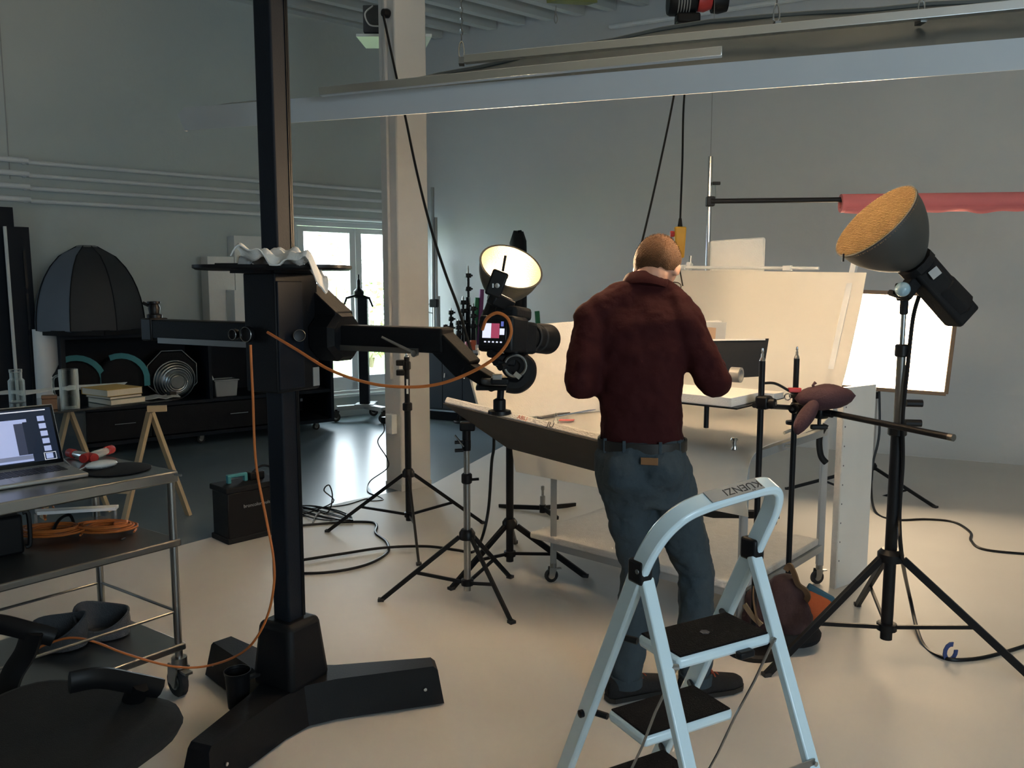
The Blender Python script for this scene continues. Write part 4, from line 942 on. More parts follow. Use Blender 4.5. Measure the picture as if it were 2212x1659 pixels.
B().cyl(V((S2[0] + .01, S2[1] - .01, .615)), V((S2[0] + .06, S2[1] - .015, .62)), .007, n=8).build('knob', 'black_plastic', t)
S3 = (-.012, 4.40); z3 = W(1090, 700, 4.40).z
t = stand('light_stand', 'black light stand behind the tilted board carrying the left lamp', S3, [G(975, 1275), G(1265, 1248), (.02, 4.9)], .27, .085, [(.06, .80, .021, 'black_metal'), (.78, z3 - .04, .0165, 'black_metal')], r=.018, leg_w=.03)
B().cyl(V((S3[0] - .01, S3[1] - .02, .80)), V((S3[0] - .075, S3[1] - .03, .80)), .009, n=8).build('knob', 'black_plastic', t)
B().box(V((S3[0] - .08, S3[1] - .03, .80)), (.014, .014, .055)).build('knob_bar', 'black_plastic', t)
SR = (1.555, 3.30); zR = W(1942, 655, 3.30).z
t = stand('light_stand', 'tall black light stand carrying the large honeycomb lamp at the right', SR, [G(1655, 1462), G(1852, 1310), (2.06, 3.10)], .455, .135, [(.10, .98, .024, 'black_metal'), (.95, 1.30, .017, 'steel_dark'), (1.28, zR - .02, .010, 'steel')], r=.022, leg_w=.03)
zz = W(1925, 880, 3.3).z
for dz in (.02, -.06): B().cyl(V((SR[0] + .02, SR[1] - .02, zz + dz)), V((SR[0] + .08, SR[1] - .03, zz + dz)), .015, n=10).build('knob', 'black_plastic', t)
SF = (2.72, 6.15)
t = stand('light_stand', 'far slim light stand holding the glowing panel by the right wall', SF, [G(2020, 1098), (2.97, 6.75), (2.12, 6.25)], W(1890, 1008, 6.15).z, W(1890, 1082, 6.15).z, [(.10, .75, .016, 'grey_metal'), (.74, 1.25, .013, 'steel')], r=.016, leg_w=.024)
# low floor stand under the table
c = G(1172, 1108); t = thing('floor_stand', 'low three-legged floor stand with a short spigot behind the table', 'light stand', c)
for q in (G(1078, 1097), G(1243, 1094), G(1205, 1124)):
    d = (q - c).normalized(); B().beam(c + Z * .035 + d * .02, q + Z * .012, .03, .014, up=d.cross(Z)).build('leg', 'black_metal', t)
B().cyl(c + Z * .0, c + Z * .06, .022, n=12).build('hub', 'black_metal', t); B().lathe([(.018, 0), (.018, .06), (.009, .065), (.009, .10), (.012, .105), (.012, .13), (0, .135)], c + Z * .06, Z, 12).build('spigot', 'steel', t)
# ------------------------------------------------------------------ lamps
mat('reflector_outer', (.055, .056, .053), .5, .2, .1, 8); mat('reflector_inner', (.42, .36, .28), .4, .5, .05, 30, bump=.3, bscale=220)
mat('bulb', (1, .85, .6), .3, emit=(1.0, .74, .42), estr=25.0); mat('bulb_bright', (1, .85, .6), .3, emit=(1.0, .76, .46), estr=140.0)
def lamp(label, O, ax, R, depth, blen, br, watt, grid=False, name='studio_lamp', gripz=None, out='reflector_outer'):
    ax = V(ax).normalized(); O = V(O); t = thing(name, label, 'lamp', O - ax * depth, 'studio lamps')
    prof_o = []; m = 10
    for k in range(m + 1):
        q = k / m; prof_o.append((R * (.30 + .70 * math.sin(q * math.pi / 2) ** .85), -depth * (1 - q)))
    prof_i = [(max(.02, r - .004), z + (.004 if k == 0 else 0)) for k, (r, z) in enumerate(prof_o)]
    B().lathe(prof_o + [(R + .006, 0), (R + .006, .006), (R - .004, .006)], O, ax, 40, cap=False).build('reflector', out, t, smooth=60)
    B().lathe([(0.0, -depth + .004)] + prof_i + [(R - .004, .004)], O, ax, 40, cap=False).build('reflector_lining', 'reflector_inner', t, smooth=60)
    bc = O - ax * depth * .62
    B().lathe([(.0, -.03), (.02, -.03), (.026, 0), (.02, .04), (0, .05)], bc, ax, 16).build('bulb', 'bulb' if grid else 'bulb_bright', t)
    l = bpy.data.lights.new('bulb_light', 'SPOT'); l.energy = watt; l.color = (1.0, .71, .43); l.shadow_soft_size = .06; l.spot_size = math.radians(118); l.spot_blend = .45
    lo = bpy.data.objects.new('bulb_light', l); link(lo, t); lo.location = O + ax * (.022 if grid else .004) - ORG[t.name]; lo.rotation_euler = ax.to_track_quat('-Z', 'Y').to_euler()
    b0 = O - ax * depth
    body = B().lathe([(br * .75, 0), (br * 1.15, -.0), (br * 1.15, -.03), (br, -.04), (br, -blen * .55), (br * 1.06, -blen * .57), (br * 1.06, -blen), (br * .8, -blen - .02), (0, -blen - .02)], b0, ax, 12).build('flash_head', 'black_matt', t, smooth=30)
    return t, b0, ax, body
OL = W(1104, 577, 4.33)
t, b0, ax, body = lamp('left studio lamp with a bright open silver reflector pointing up', OL, (.30, -.62, .73), .165, .215, .22, .052, 430)
g = b0 - ax * .12; p = V((S3[0], S3[1], z3 - .05))
B().box(p + Z * .02, (.06, .05, .07)).build('swivel', 'black_plastic', t, bevel=.008); B().beam(p + Z * .04, g, .045, .03).build('bracket', 'black_plastic', t)
B().beam(b0 - ax * .02, b0 - ax * .24 , .07, .085).build('head_casing', 'grey_metal', t, bevel=.01)
OR_ = W(1892, 480, 3.22)
t, b0, ax, body = lamp('large grey studio lamp with a honeycomb grid at the right', OR_, (-.74, -.137, .65), .172, .225, .27, .062, 260, grid=True, out='reflector_outer')
p = V((SR[0], SR[1], zR))
B().ball(W(1950, 625, 3.16), .028, n=18, m=12).build('tilt_knob', mat('knob_blue', (.30, .47, .58), .25, coat=.5), t)
B().beam(b0 - ax * .05, W(1950, 640, 3.24), .05, .05).build('bracket', 'black_matt', t, bevel=.006)
B().beam(W(1948, 622, 3.17), W(1952, 640, 3.28), .05, .04).build('swivel', 'black_matt', t, bevel=.006)
B().cyl(p - Z * .04, p + Z * .06, .016, n=12).build('stand_socket', 'black_matt', t)
B().cyl(W(1945, 640, 3.24), W(1923, 632, 3.2), .012, n=8).build('lock_lever', 'black_plastic', t)
B().beam(b0 - ax * .02 , b0 - ax * .29 + V((.01, 0, -.03)), .10, .11).build('head_casing', 'black_matt', t, bevel=.012)
q = b0 - ax * .10; s_, u_, _ = frame(ax); 
B().box(q - V((0, 1, 0)) * .075 + V((-.02, 0, .02)), (.04, .002, .035), Matrix.Rotation(-.7, 3, 'Y')).build('type_label', 'grey_metal', t)
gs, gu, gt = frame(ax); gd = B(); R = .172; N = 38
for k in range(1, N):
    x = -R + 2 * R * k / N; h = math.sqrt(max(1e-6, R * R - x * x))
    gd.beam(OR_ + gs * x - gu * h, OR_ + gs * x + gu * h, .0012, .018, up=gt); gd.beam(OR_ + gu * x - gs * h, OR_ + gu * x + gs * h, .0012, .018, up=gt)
gd.build('honeycomb_grid', mat('grid_glow_tint', (.26, .17, .08), .5, spec=.2), t, kind='stuff', smooth=0)  # amber of the lamp's light is put into the grid colour
B().tube([OR_ + gs * math.cos(k * .157) * R + gu * math.sin(k * .157) * R for k in range(40)], .005, 6, closed=True).build('grid_ring', 'reflector_outer', t)
e = OR_ + (gs * -.1 - gu * .16); lo_ = W(1822, 548, 3.2); B().tube([lo_, lo_ + V((0, 0, -.03))], .004, 6).build('grid_catch', 'black_metal', t)
# glowing diffuser panel on the far stand
mat('diffuser_lit', (.9, .85, .75), .6, emit=(1.0, .75, .47), estr=20.0)
pc = [W(2070, 638, 5.78), W(2043, 851, 5.78), W(1795, 628, 6.02), W(1772, 832, 6.02)]
dp = thing('lit_diffuser_panel', 'glowing white softbox panel in a thin frame on the far stand', 'softbox', V((SF[0], 5.95, 1.0)))
def lerp2(u, v): return (pc[2].lerp(pc[0], u)).lerp(pc[3].lerp(pc[1], u), v)
nrm = (pc[0] - pc[2]).cross(pc[3] - pc[2]).normalized(); nrm = nrm if nrm.y < 0 else -nrm
B().hexa([lerp2(u, v) - nrm * .004 for u, v in ((.01, .01), (.99, .01), (.99, .99), (.01, .99))], [lerp2(u, v) + nrm * .002 for u, v in ((.01, .01), (.99, .01), (.99, .99), (.01, .99))]).build('diffuser', 'diffuser_lit', dp)
mat('frame_brown', (.16, .11, .07), .6)
for a, c in (((0, 0), (1, 0)), ((1, 0), (1, 1)), ((1, 1), (0, 1)), ((0, 1), (0, 0))): B().beam(lerp2(*a), lerp2(*c), .028, .024, up=nrm).build('frame_bar', 'frame_brown', dp, bevel=.004)
bkc = lerp2(.55, .5) - nrm * .30
b = B(); fr = [lerp2(u, v) - nrm * .01 for u, v in ((.01, .01), (.99, .01), (.99, .99), (.01, .99))]; bk = [bkc + (p - lerp2(.55, .5)) * .2 for p in fr]
b.add(fr + bk, [(0, 1, 5, 4), (1, 2, 6, 5), (2, 3, 7, 6), (3, 0, 4, 7), (4, 5, 6, 7)]); b.build('light_shell', 'black_matt', dp, smooth=0)
B().beam(bkc, V((SF[0], SF[1], 1.27)), .05, .05).build('mount', 'black_metal', dp)
B().cyl(V((SF[0], SF[1], 1.24)), V((SF[0], SF[1], 1.30)), .018, n=10).build('mount_socket', 'black_metal', dp)
# ------------------------------------------------------------------ background roll on its stand
cp_ = (1.235, 5.28)
t = thing('background_stand', 'chrome background pole on a black wheeled foot behind the table', 'stand', V((cp_[0], cp_[1], 0)))
zc1 = W(1541, 338, 5.28).z
B().cyl(V((cp_[0] - .0, cp_[1], .12)), V((cp_[0], cp_[1], zc1)), .0145, n=14).build('pole', 'chrome', t)
zf = W(1600, 1112, 5.25).z
for s in (-1, 1):
    ft = B().beam(V((cp_[0], cp_[1], zf)), V((cp_[0] + s * .50, cp_[1] - s * .02, zf)), .05, .045).build('foot_bar', 'black_metal', t)
    caster('caster', V((cp_[0] + s * .47, cp_[1] - s * .02, .004)), .032, ft, (1, .2, 0), top=zf - .02)
zb_ = W(1548, 436, 5.28).z
hk = B().box(V((cp_[0] + .0, cp_[1] - .02, zb_)), (.05, .05, .06)).build('bar_hook', 'black_metal', t, bevel=.006)
B().box(V((cp_[0] + .035, cp_[1] - .02, W(1548, 397, 5.28).z)), (.05, .02, .02)).build('stop_knob', 'black_plastic', t, bevel=.004)
B().tube([V((cp_[0] + .03, cp_[1] - .02, W(1548, 400, 5.28).z)), V((cp_[0] + .035, cp_[1] - .02, zb_ + .02))], .003, 5).build('chain', 'chrome', t)
bar0 = V((cp_[0], cp_[1] - .04, zb_)); bar1 = W(2500, 434, 5.0); bar1.z = zb_ + .005
br_ = thing('background_bar', 'black horizontal bar holding the pink paper roll', 'bar', bar0)
B().cyl(bar0, bar1, .0155, n=12).build('bar_tube', 'black_metal', br_)
r0 = bar0.lerp(bar1, (W(1818, 440, 5.15).x - bar0.x) / (bar1.x - bar0.x)) - Z * .022
pr_ = thing('pink_paper_roll', 'pink background paper roll on the black bar', 'paper roll', r0)
mat('pink_paper', (.56, .16, .17), .75, 0, .06, 6)
rd_ = (bar1 - bar0).normalized(); R = .056
B().lathe([(R, 0), (R, (bar1 - r0).length - .1), (R * .55, (bar1 - r0).length - .1), (R * .55, 0), (R, 0)], r0, rd_, 28, cap=False).build('roll', 'pink_paper', pr_)
Lr = (bar1 - r0).length - .1; tor = spl([(0, .02), (.02, -.035), (.04, .0), (.3, -.02), (.34, -.03), (.38, -.02), (.8, -.022), (1, -.02)], 4) if False else None
B().sheet(lambda u, v: r0 + rd_ * (u * Lr + .015) + V((0, -R * math.cos(v * 1.1) * 1.01, 0)) + Z * (-R * .55 - v * (.030 + .012 * math.sin(u * 37) * math.sin(u * 11))), 60, 3, .002).build('paper_edge', 'pink_paper', pr_)
# second support for the bar outside the picture
B().cyl(V((bar1.x - .05, bar1.y + .03, .03)), V((bar1.x - .05, bar1.y + .03, zc1)), .0145, n=12).build('far_pole', 'chrome', br_); B().lathe([(.3, .004), (.3, .03), (.02, .05)], V((bar1.x - .05, bar1.y + .03, 0)), Z, 24).build('far_foot', 'black_metal', br_)
B().box(V((bar1.x - .05, bar1.y + .01, zb_ + .005)), (.05, .06, .05)).build('far_hook', 'black_metal', br_)
# ------------------------------------------------------------------ product table with white sweep
A_ = V((.218, 4.234, 0)); B_ = V((1.612, 4.207, 0)); D_ = V((1.012, 3.53, 0)); C_ = A_ + B_ - D_
tp = (D_ - A_).normalized(); tq = (B_ - D_).normalized(); LP_, LQ_ = (D_ - A_).length, (B_ - D_).length
ptab = thing('product_table', 'grey metal product table frame on four casters', 'table', (A_ + B_) / 2, rz=math.atan2(tp.y, tp.x))
TT = .835
for p in (A_, B_, D_, C_):
    B().slab(p + V((-.016, -.016, .105)), V((.032, 0, 0)), V((0, .032, 0)), Z * (TT - .105)).build('leg', 'grey_metal', ptab, bevel=.002)
    caster('caster', V((p.x, p.y, .004)), .036, ptab, (.8, .2, 0), top=.11, fm='steel', brake=True)
for a, c in ((A_, D_), (A_, C_), (D_, B_), (C_, B_)):
    B().beam(a + Z * .20, c + Z * .20, .03, .035).build('lower_bar', 'grey_metal', ptab); B().beam(a + Z * (TT - .02), c + Z * (TT - .02), .03, .035).build('upper_bar', 'grey_metal', ptab)
# back posts carrying the sweep
def prof_pt(u, q, z): return A_ + tp * (u * LP_) + tq * q + Z * z
for u in (.02, .97):
    B().beam(prof_pt(u, LQ_ - .0, TT), prof_pt(u, 1.315, 1.70), .03, .03).build('back_post', 'white_frame', ptab)
    B().cyl(prof_pt(u, 1.315, 1.69), prof_pt(u, 1.322, 1.745), .009, n=8).build('spigot', 'chrome', ptab)
# sweep sheet
crv = spl([(-.055, .575, 0), (-.075, .64, 0), (-.085, .72, 0), (-.065, .80, 0), (-.01, .845, 0), (.1, .862, 0), (.35, .864, 0), (.62, .868, 0), (.80, .90, 0), (.93, .99, 0), (1.03, 1.13, 0), (1.12, 1.31, 0), (1.20, 1.48, 0), (1.262, 1.64, 0)], 4)
def sweep(u, v):
    x = v * (len(crv) - 1); i = min(int(x), len(crv) - 2); f = x - i; c = crv[i] * (1 - f) + crv[i + 1] * f
    uu = -.20 + u * 1.245 if c.x < .5 else (-.20 + .10 * min(1, (c.x - .5) / .5)) + u * (1.245 - .10 * min(1, (c.x - .5) / .5))
    return prof_pt(uu, c.x, c.y + (.03 * (1 - u) - .012) * max(0, (c.y - 1.0) / .64))
sw_ = thing('white_sweep', 'large curved white acrylic sheet lying on the product table', 'backdrop', (A_ + B_) / 2 + Z * .86, rz=math.atan2(tp.y, tp.x))
B().sheet(sweep, 10, 54, .004).build('acrylic_sheet', 'plexi', sw_, smooth=60)
tbar = B(); pa_ = prof_pt(-.05, 1.272, 1.675); pb_ = prof_pt(.80, 1.272, 1.655); tbar.cyl(pa_, pb_, .009, n=10); tbar.build('top_tube', 'white_frame', sw_)
for u in (.05, .80): B().box(pa_.lerp(pb_, u), (.05, .03, .03), basis(tp, tq)).build('tube_clip', 'white_frame', sw_, bevel=.004)
for u, q in ((1.01, .42), (-.15, .5)):
    p = prof_pt(u, q, .853); B().tube(spl([p + Z * .025 - tq * .05, p + Z * .03 + tp * .02, p - Z * .03 + tp * .03, p - Z * .035 - tq * .05]), .008, 6).build('edge_clamp', 'chrome', sw_)
# chrome clip seen on the front of the sweep
p = prof_pt(.985, -.085, W(1608, 957, 3.5).z); B().lathe([(.012, -.025), (.016, -.02), (.01, 0), (.016, .02), (.012, .03)], p + V((0, -.012, 0)), Z, 10).build('chrome_clip', 'chrome', sw_)
# black edge strap at the right back
p = prof_pt(1.02, LQ_ - .05, .86); B().tube(spl([p, p + V((-.03, 0, -.07)), p + V((-.02, 0, -.16)), p + V((.01, .0, -.2))]), .006, 6, w=.016).build('strap', 'black_plastic', sw_)
# foam board lying on the lower bars
fb = thing('lower_foam_board', 'white foam boards lying on the lower bars of the product table', 'foam board', prof_pt(.4, 0, .222), rz=math.atan2(tp.y, tp.x))
B().slab(prof_pt(-.13, -.03, .22), tp * .62, tq * .90, Z * .034).build('foam_piece', 'foam_edge', fb, bevel=.008); B().slab(prof_pt(-.13 + .625 / LP_, -.032, .22), tp * .58, tq * .90, Z * .037).build('foam_piece', 'foam_edge', fb, bevel=.008)
B().beam(prof_pt(.05, 0, .215), prof_pt(.98, 0, .215), .02, .01).build('dark_tape', 'black_matt', fb)
# tilted reflector board in front: white edge, dark back
P0, P1, Q0 = W(957, 872, 3.86), W(1318, 961, 3.45), W(1096, 968, 4.10)
e1 = P1 - P0; e2_ = Q0 - P0; nb = e1.cross(e2_).normalized(); nb = nb if nb.z > 0 else -nb
tb_ = thing('tilted_foam_board', 'thick foam board with dark underside tilted in front of the table', 'foam board', P0, rz=math.atan2(e1.y, e1.x))
mat('board_dark', (.045, .043, .040), .85, 0, .15, 10)
B().slab(P0, e1, e2_, nb * .006).build('dark_face', 'board_dark', tb_)
B().slab(P0 + nb * .006, e1, e2_, nb * .034).build('foam_core', 'foam_edge', tb_, bevel=.007)
mat('ink_red', (.45, .10, .06), .7); mat('ink_black', (.03, .03, .03), .7)
en = e1.normalized(); ed = nb
fo_n = (-e2_ + en * e2_.dot(en)).normalized()
def ink(px, s, txt, m, flip=1):
    q = P0 + e1 * ((W(px, 900, 3.7).x - P0.x) / e1.x) + nb * .024 + fo_n * .0008
    text_obj('marker_writing', txt, s, m, q, en * flip, nb * flip, tb_, ext=.0004)
ink(1124, .026, 'ABL|', 'ink_red'); ink(1183, .034, 'JU', 'ink_black')
# upright foam board on the left of the table
F0, F1 = W(1028, 890, 4.21), W(1300, 884, 4.54); T0, T1 = W(1012, 768, 4.34), W(1300, 695, 4.70)
F0.z = F1.z = .868
u3 = (F1 - F0).normalized(); n3 = V((u3.y, -u3.x, 0))
z_t = W(1160, 703, 4.5).z
lean = -n3 * .06
poly = [(.035, 0), ((F1 - F0).length, 0), ((F1 - F0).length, z_t - F0.z + .03), (.10, z_t - F0.z - .005), (.055, z_t - F0.z - .02), (.062, z_t - F0.z - .07), (.03, z_t - F0.z - .11), (.035, z_t - F0.z - .14), (-.03, z_t - F0.z - .20), (-.028, z_t - F0.z - .22)]
ub_ = thing('upright_foam_board', 'white foam board with a broken corner standing on the table left', 'foam board', F0, rz=math.atan2(u3.y, u3.x))
B().prism(poly, F0, u3, Z * 1.0 + lean, -n3 * .03).build('foam_panel', 'foam_white', ub_, bevel=.003)
# pink note, blue strips on the table
p = G(1222, 908, .869); B().slab(p - V((.038, .02, 0)), V((.076, 0, 0)), V((.01, .045, 0)), Z * .002).build('pink_note', mat('note_pink', (.75, .16, .17), .7), None, 'small pink paper note lying on the white sheet', 'note')
p0 = G(1165, 905, .870); p1 = G(1300, 878, .870)
B().beam(p0 + Z * .004, p1 + Z * .004, .030, .008).build('grey_strip', 'felt_grey', None, 'dark grey strip along the foot of the upright foam board', 'strip')
p0 = G(1202, 901, .872); p1 = G(1295, 884, .872)
B().prism([(0, 0), (.02, -.018), ((p1 - p0).length, -.018), ((p1 - p0).length, .006)], p0 - V((0, .02, -.008)), (p1 - p0).normalized(), V((-.3, .95, 0)), Z * .003).build('blue_strip', mat('strip_blue', (.16, .23, .36), .6), None, 'thin blue paper strip next to the pink note', 'strip')
p = W(1187, 915, 3.62); gl_ = thing('glass_stopper', 'small clear glass stopper on the foam board edge', 'glass', p)
pt0 = P0 + e1 * ((p.x - P0.x) / e1.x) + nb * .04 + e2_.normalized() * .02
gl_.location = pt0; ORG[gl_.name] = pt0
B().lathe([(.0, 0), (.010, 0), (.013, .012), (.006, .028), (.009, .034), (.003, .05), (0, .05)], pt0, Z, 12).build('stopper', 'glass', gl_)
# ------------------------------------------------------------------ poles, clamps, plate with the product
PZ = 1.045
P1_, P2_ = V((1.028, 3.39, 0)), V((1.262, 3.66, 0))
def post(p, top, r, br, label):
    t = thing('table_pole', label, 'pole', p, 'black poles on round bases')
    B().lathe([(0, .004), (br, .004), (br, .022), (br * .9, .032), (.03, .036)], p, Z, 32).build('round_base', 'black_metal', t)
    B().cyl(p + Z * .03, p + Z * (top - .03), r, n=14).build('pole_tube', 'black_metal', t); 
    B().lathe([(r, -.03), (r * .8, -.02), (r * .45, -.012), (r * .45, 0), (r * .3, .004), (r * .45, .01), (r * .3, .022), (0, .024)], p + Z * top, Z, 12).build('spigot', 'chrome', t)
    return t
z1_ = W(1625, 764, 3.39).z; z2_ = W(1712, 760, 3.66).z
post(P1_, z1_, .0125, .115, 'black pole on a round base nearest the man'); post(P2_, z2_, .0125, .13, 'black pole on a round base behind the maroon bag')
zc = W(1625, 868, 3.39).z; zc2 = W(1705, 880, 3.66).z; PZ = zc - .005
def sclamp(p, label, d):
    t = thing('super_clamp', label, 'clamp', p - Z * .03, 'clamps on the black poles'); d = V(d).normalized(); s = V((-d.y, d.x, 0))
    B().box(p, (.06, .055, .055), basis(d, s)).build('clamp_body', 'black_plastic', t, bevel=.01)
    B().lathe([(0, 0), (.022, 0), (.024, .008), (.02, .022), (0, .024)], p - s * .03 - d * .01, -s, 10).build('clamp_knob', 'black_plastic', t)
    B().lathe([(0, 0), (.008, 0), (.008, .003), (0, .003)], p - s * .0545 - d * .01, -s, 10).build('knob_cap', 'steel', t)
    B().cyl(p + d * .03, p + d * .07, .014, n=10).build('jaw', 'black_plastic', t); return t
bdir = (P2_ - P1_).normalized()
sclamp(P1_ + Z * zc + V((.008, -.012, 0)), 'black clamp on the pole nearest the man', bdir); t = sclamp(P2_ + Z * (zc2 + .0) + V((.012, -.014, 0)), 'black clamp on the pole behind the maroon bag', (.8, -.6, 0))
B().lathe([(.0, 0), (.030, .0), (.032, .008), (.03, .016), (0, .018)], P2_ + Z * (zc2 + .045) + V((.0, -.01, 0)), Z, 12).build('top_knob', 'black_plastic', t)
B().lathe([(.0, 0), (.030, .0), (.032, .008), (.03, .016), (0, .018)], P2_ + Z * (zc2 - .075) + V((-.01, -.01, 0)), Z, 12).build('lower_knob', 'black_plastic', t)
cb0 = P1_ + Z * (zc - .012) - bdir * .05 + V((.0, .018, 0)); cb1 = P2_ + Z * (zc2 - .005) + V((.02, .018, 0))
B().cyl(cb0, cb1, .011, n=12).build('cross_bar', 'black_metal', None, 'short black bar between the two black poles', 'bar')
e0 = P2_ + Z * (zc2 + .002) + V((.04, -.035, 0)); e1_ = W(2056, 945, 2.98)
bb_ = thing('boom_bar', 'long black boom bar reaching right from the pole clamp', 'bar', e0)
B().cyl(e0, e1_, .013, n=14).build('bar_tube', 'black_metal', bb_); B().lathe([(.0137, 0), (.0137, .02), (0, .021)], e1_ - (e1_ - e0).normalized() * .012, e1_ - e0, 14).build('end_cap', 'steel_dark', bb_)
p = e0.lerp(e1_, .10); cl2 = sclamp(p + V((0, -.012, -.005)), 'black clamp with a wing knob on the boom bar', e1_ - e0)
B().box(p + V((.0, -.01, -.07)), (.075, .02, .022)).build('wing_knob', 'black_plastic', cl2, bevel=.006); B().cyl(p + V((0, -.01, -.03)), p + V((0, -.01, -.07)), .008, n=8).build('wing_stem', 'black_plastic', cl2)
# glass-like plate and foam blocks
pl0 = G(1592, 882, PZ - .01); px_ = tp; py_ = tq
pl_ = thing('support_plate', 'thin black plate clamped to the poles above the table', 'plate', pl0, rz=math.atan2(tp.y, tp.x))
B().slab(pl0 - px_ * .62 - Z * .006, px_ * .62, py_ * .46, Z * .006).build('plate_sheet', 'black_plastic', pl_)
B().cyl(pl0 - px_ * .35 + py_ * .4 + Z * -.17, pl0 - px_ * .35 + py_ * .4 - Z * .006, .012, n=8).build('plate_leg', 'black_metal', pl_)
B().cyl(pl0 - px_ * .55 + py_ * .2 + Z * -.17, pl0 - px_ * .55 + py_ * .2 - Z * .006, .012, n=8).build('plate_leg', 'black_metal', pl_)
f0 = pl0 - px_ * .03 + py_ * .01
fbk = B().slab(f0 - px_ * .55, px_ * .55, py_ * .30, Z * .038).build('foam_block', 'foam_white', None, 'thick white foam block under the tape roll', 'foam block', 'foam blocks on the plate', bevel=.002, rz=math.atan2(tp.y, tp.x))
B().slab(f0 - px_ * .22 + py_ * .315, px_ * .26, py_ * .10, Z * .028).build('foam_block', 'foam_white', None, 'thin white foam block behind the black pole', 'foam block', 'foam blocks on the plate', bevel=.002, rz=math.atan2(tp.y, tp.x))
ST = f0.z + .039
def on(px, py): return G(px, py, ST)
# tape roll standing on the block
c = on(1590, 826); R = .036; axd = V((.80, -.60, 0)).normalized()
tr2 = thing('tape_roll', 'silver duct tape roll standing on the foam block', 'tape', c)
B().lathe([(R, -.024), (R, .024), (R * .80, .024), (R * .80, -.024), (R, -.024)], c + Z * R, axd, 32, cap=False).build('tape', mat('duct_tape', (.36, .35, .33), .42, .4), tr2, smooth=30)
B().lathe([(R * .80, -.0245), (R * .80, .0245), (R * .70, .0245), (R * .70, -.0245), (R * .80, -.0245)], c + Z * R, axd, 32, cap=False).build('core', mat('card_core', (.45, .42, .36), .8), tr2, smooth=30)
# black board and grey boards leaning behind
def lean_board(pts, Y0, th, m, name, label, cat='board'):
    P = [W(x, y, Y0 + dy) for x, y, dy in pts]; n = (P[1] - P[0]).cross(P[3] - P[0]).normalized(); n = n if n.y > 0 else -n
    return B().hexa(P, [p + n * th for p in P]).build(name, m, None, label, cat, 'boards standing on the plate', bevel=.001)
yb = on(1600, 818).y
lean_board([(1538, 735, .06), (1661, 731, .04), (1648, 812, .0), (1535, 818, .01)], yb + .05, .02, 'black_plastic', 'black_display_board', 'black panel with a pale top edge standing behind the tape roll')
lean_board([(1500, 696, .06), (1570, 696, .06), (1561, 790, .0), (1500, 790, .0)], yb + .14, .006, 'grey_metal', 'grey_card', 'grey card leaning behind the black panel')
lean_board([(1500, 694, .06), (1559, 692, .06), (1552, 790, .0), (1500, 790, .0)], yb + .18, .006, 'foam_edge', 'white_card', 'pale card leaning behind the grey one')
lean_board([(1505, 705, .05), (1547, 708, .05), (1540, 800, .0), (1505, 800, .0)], yb + .09, .02, mat('brown_card', (.33, .22, .14), .7), 'brown_book', 'brown covered book leaning behind the man\'s arm', 'book')
B().slab(V((W(1538, 734, yb + .105).x, yb + .10, W(1538, 736, yb + .11).z)), V((.26, -.02, .004)), V((0, .018, 0)), Z * .008).build('foam_lath', 'foam_white', None, 'thin white foam lath along the top of the black panel', 'strip')
# red-handled spring clamp
p = P1_.lerp(P2_, .55) + Z * (zc + .02); rc = thing('spring_clamp', 'spring clamp with red tips on the short bar', 'clamp', p)
B().tube(spl([p + V((-.09, .02, .035)), p + V((-.03, .0, .04)), p + V((.03, -.01, .01)), p + V((.05, -.01, .0))]), [.012] * 25, 8, w=.006).build('clamp_arm', 'black_metal', rc)
B().box(p + V((.055, -.012, .012)), (.055, .022, .02)).build('tip', 'red', rc, bevel=.004)
B().tube([p + V((.02 + .014 * math.cos(k * .7), -.03, -.015 + .014 * math.sin(k * .7))) for k in range(9)], .003, 6, closed=True).build('spring_ring', 'chrome', rc)
# maroon sandbag hung over the bar
mat('maroon', (.060, .024, .030), .8, 0, .15, 20, bump=.2, bscale=120)
def pillow(c, ax, ay, az, lx, ly, lz, n=20, m=12, pw=1.0):
    b = B(); vs = []; fs = []
    for i in range(m + 1):
        t_ = -1 + 2 * i / m; prof = max(0, 1 - abs(t_) ** 2.2) ** .75
        for k in range(n):
            th = 2 * math.pi * k / n; vs.append(c + ax * (t_ * lx) + ay * (math.cos(th) * ly * prof) + az * (math.sin(th) * lz * prof * (1 + .06 * math.sin(5 * th + i))))
    for i in range(m):
        for k in range(n): fs.append((i * n + k, i * n + (k + 1) % n, (i + 1) * n + (k + 1) % n, (i + 1) * n + k))
    b.add(vs, fs); return b
p = e0.lerp(e1_, .17)
sb_ = thing('maroon_sandbag', 'maroon saddle sandbag slung over the boom bar', 'sandbag', p)
ca = W(1782, 858, p.y - .02); ax_ = (W(1844, 856, p.y - .02) - W(1722, 862, p.y + .02)).normalized(); ay2 = V((0, 1, 0)); az2 = ax_.cross(ay2).normalized()
pillow(ca, ax_, ay2, az2, .125, .055, .055).build('upper_lobe', 'maroon', sb_, smooth=60)
a2 = (W(1722, 938, p.y - .05) - W(1752, 868, p.y - .03)).normalized(); pillow(W(1741, 900, p.y - .055), a2, V((.9, -.3, .3)).normalized(), a2.cross(V((.9, -.3, .3))).normalized(), .085, .045, .03).build('lower_lobe', 'maroon', sb_, smooth=60)
B().tube([W(1762, 842, p.y - .02), W(1756, 832, p.y - .02), W(1762, 826, p.y - .02)], [.01, .006, .008], 6).build('tied_end', 'maroon', sb_)
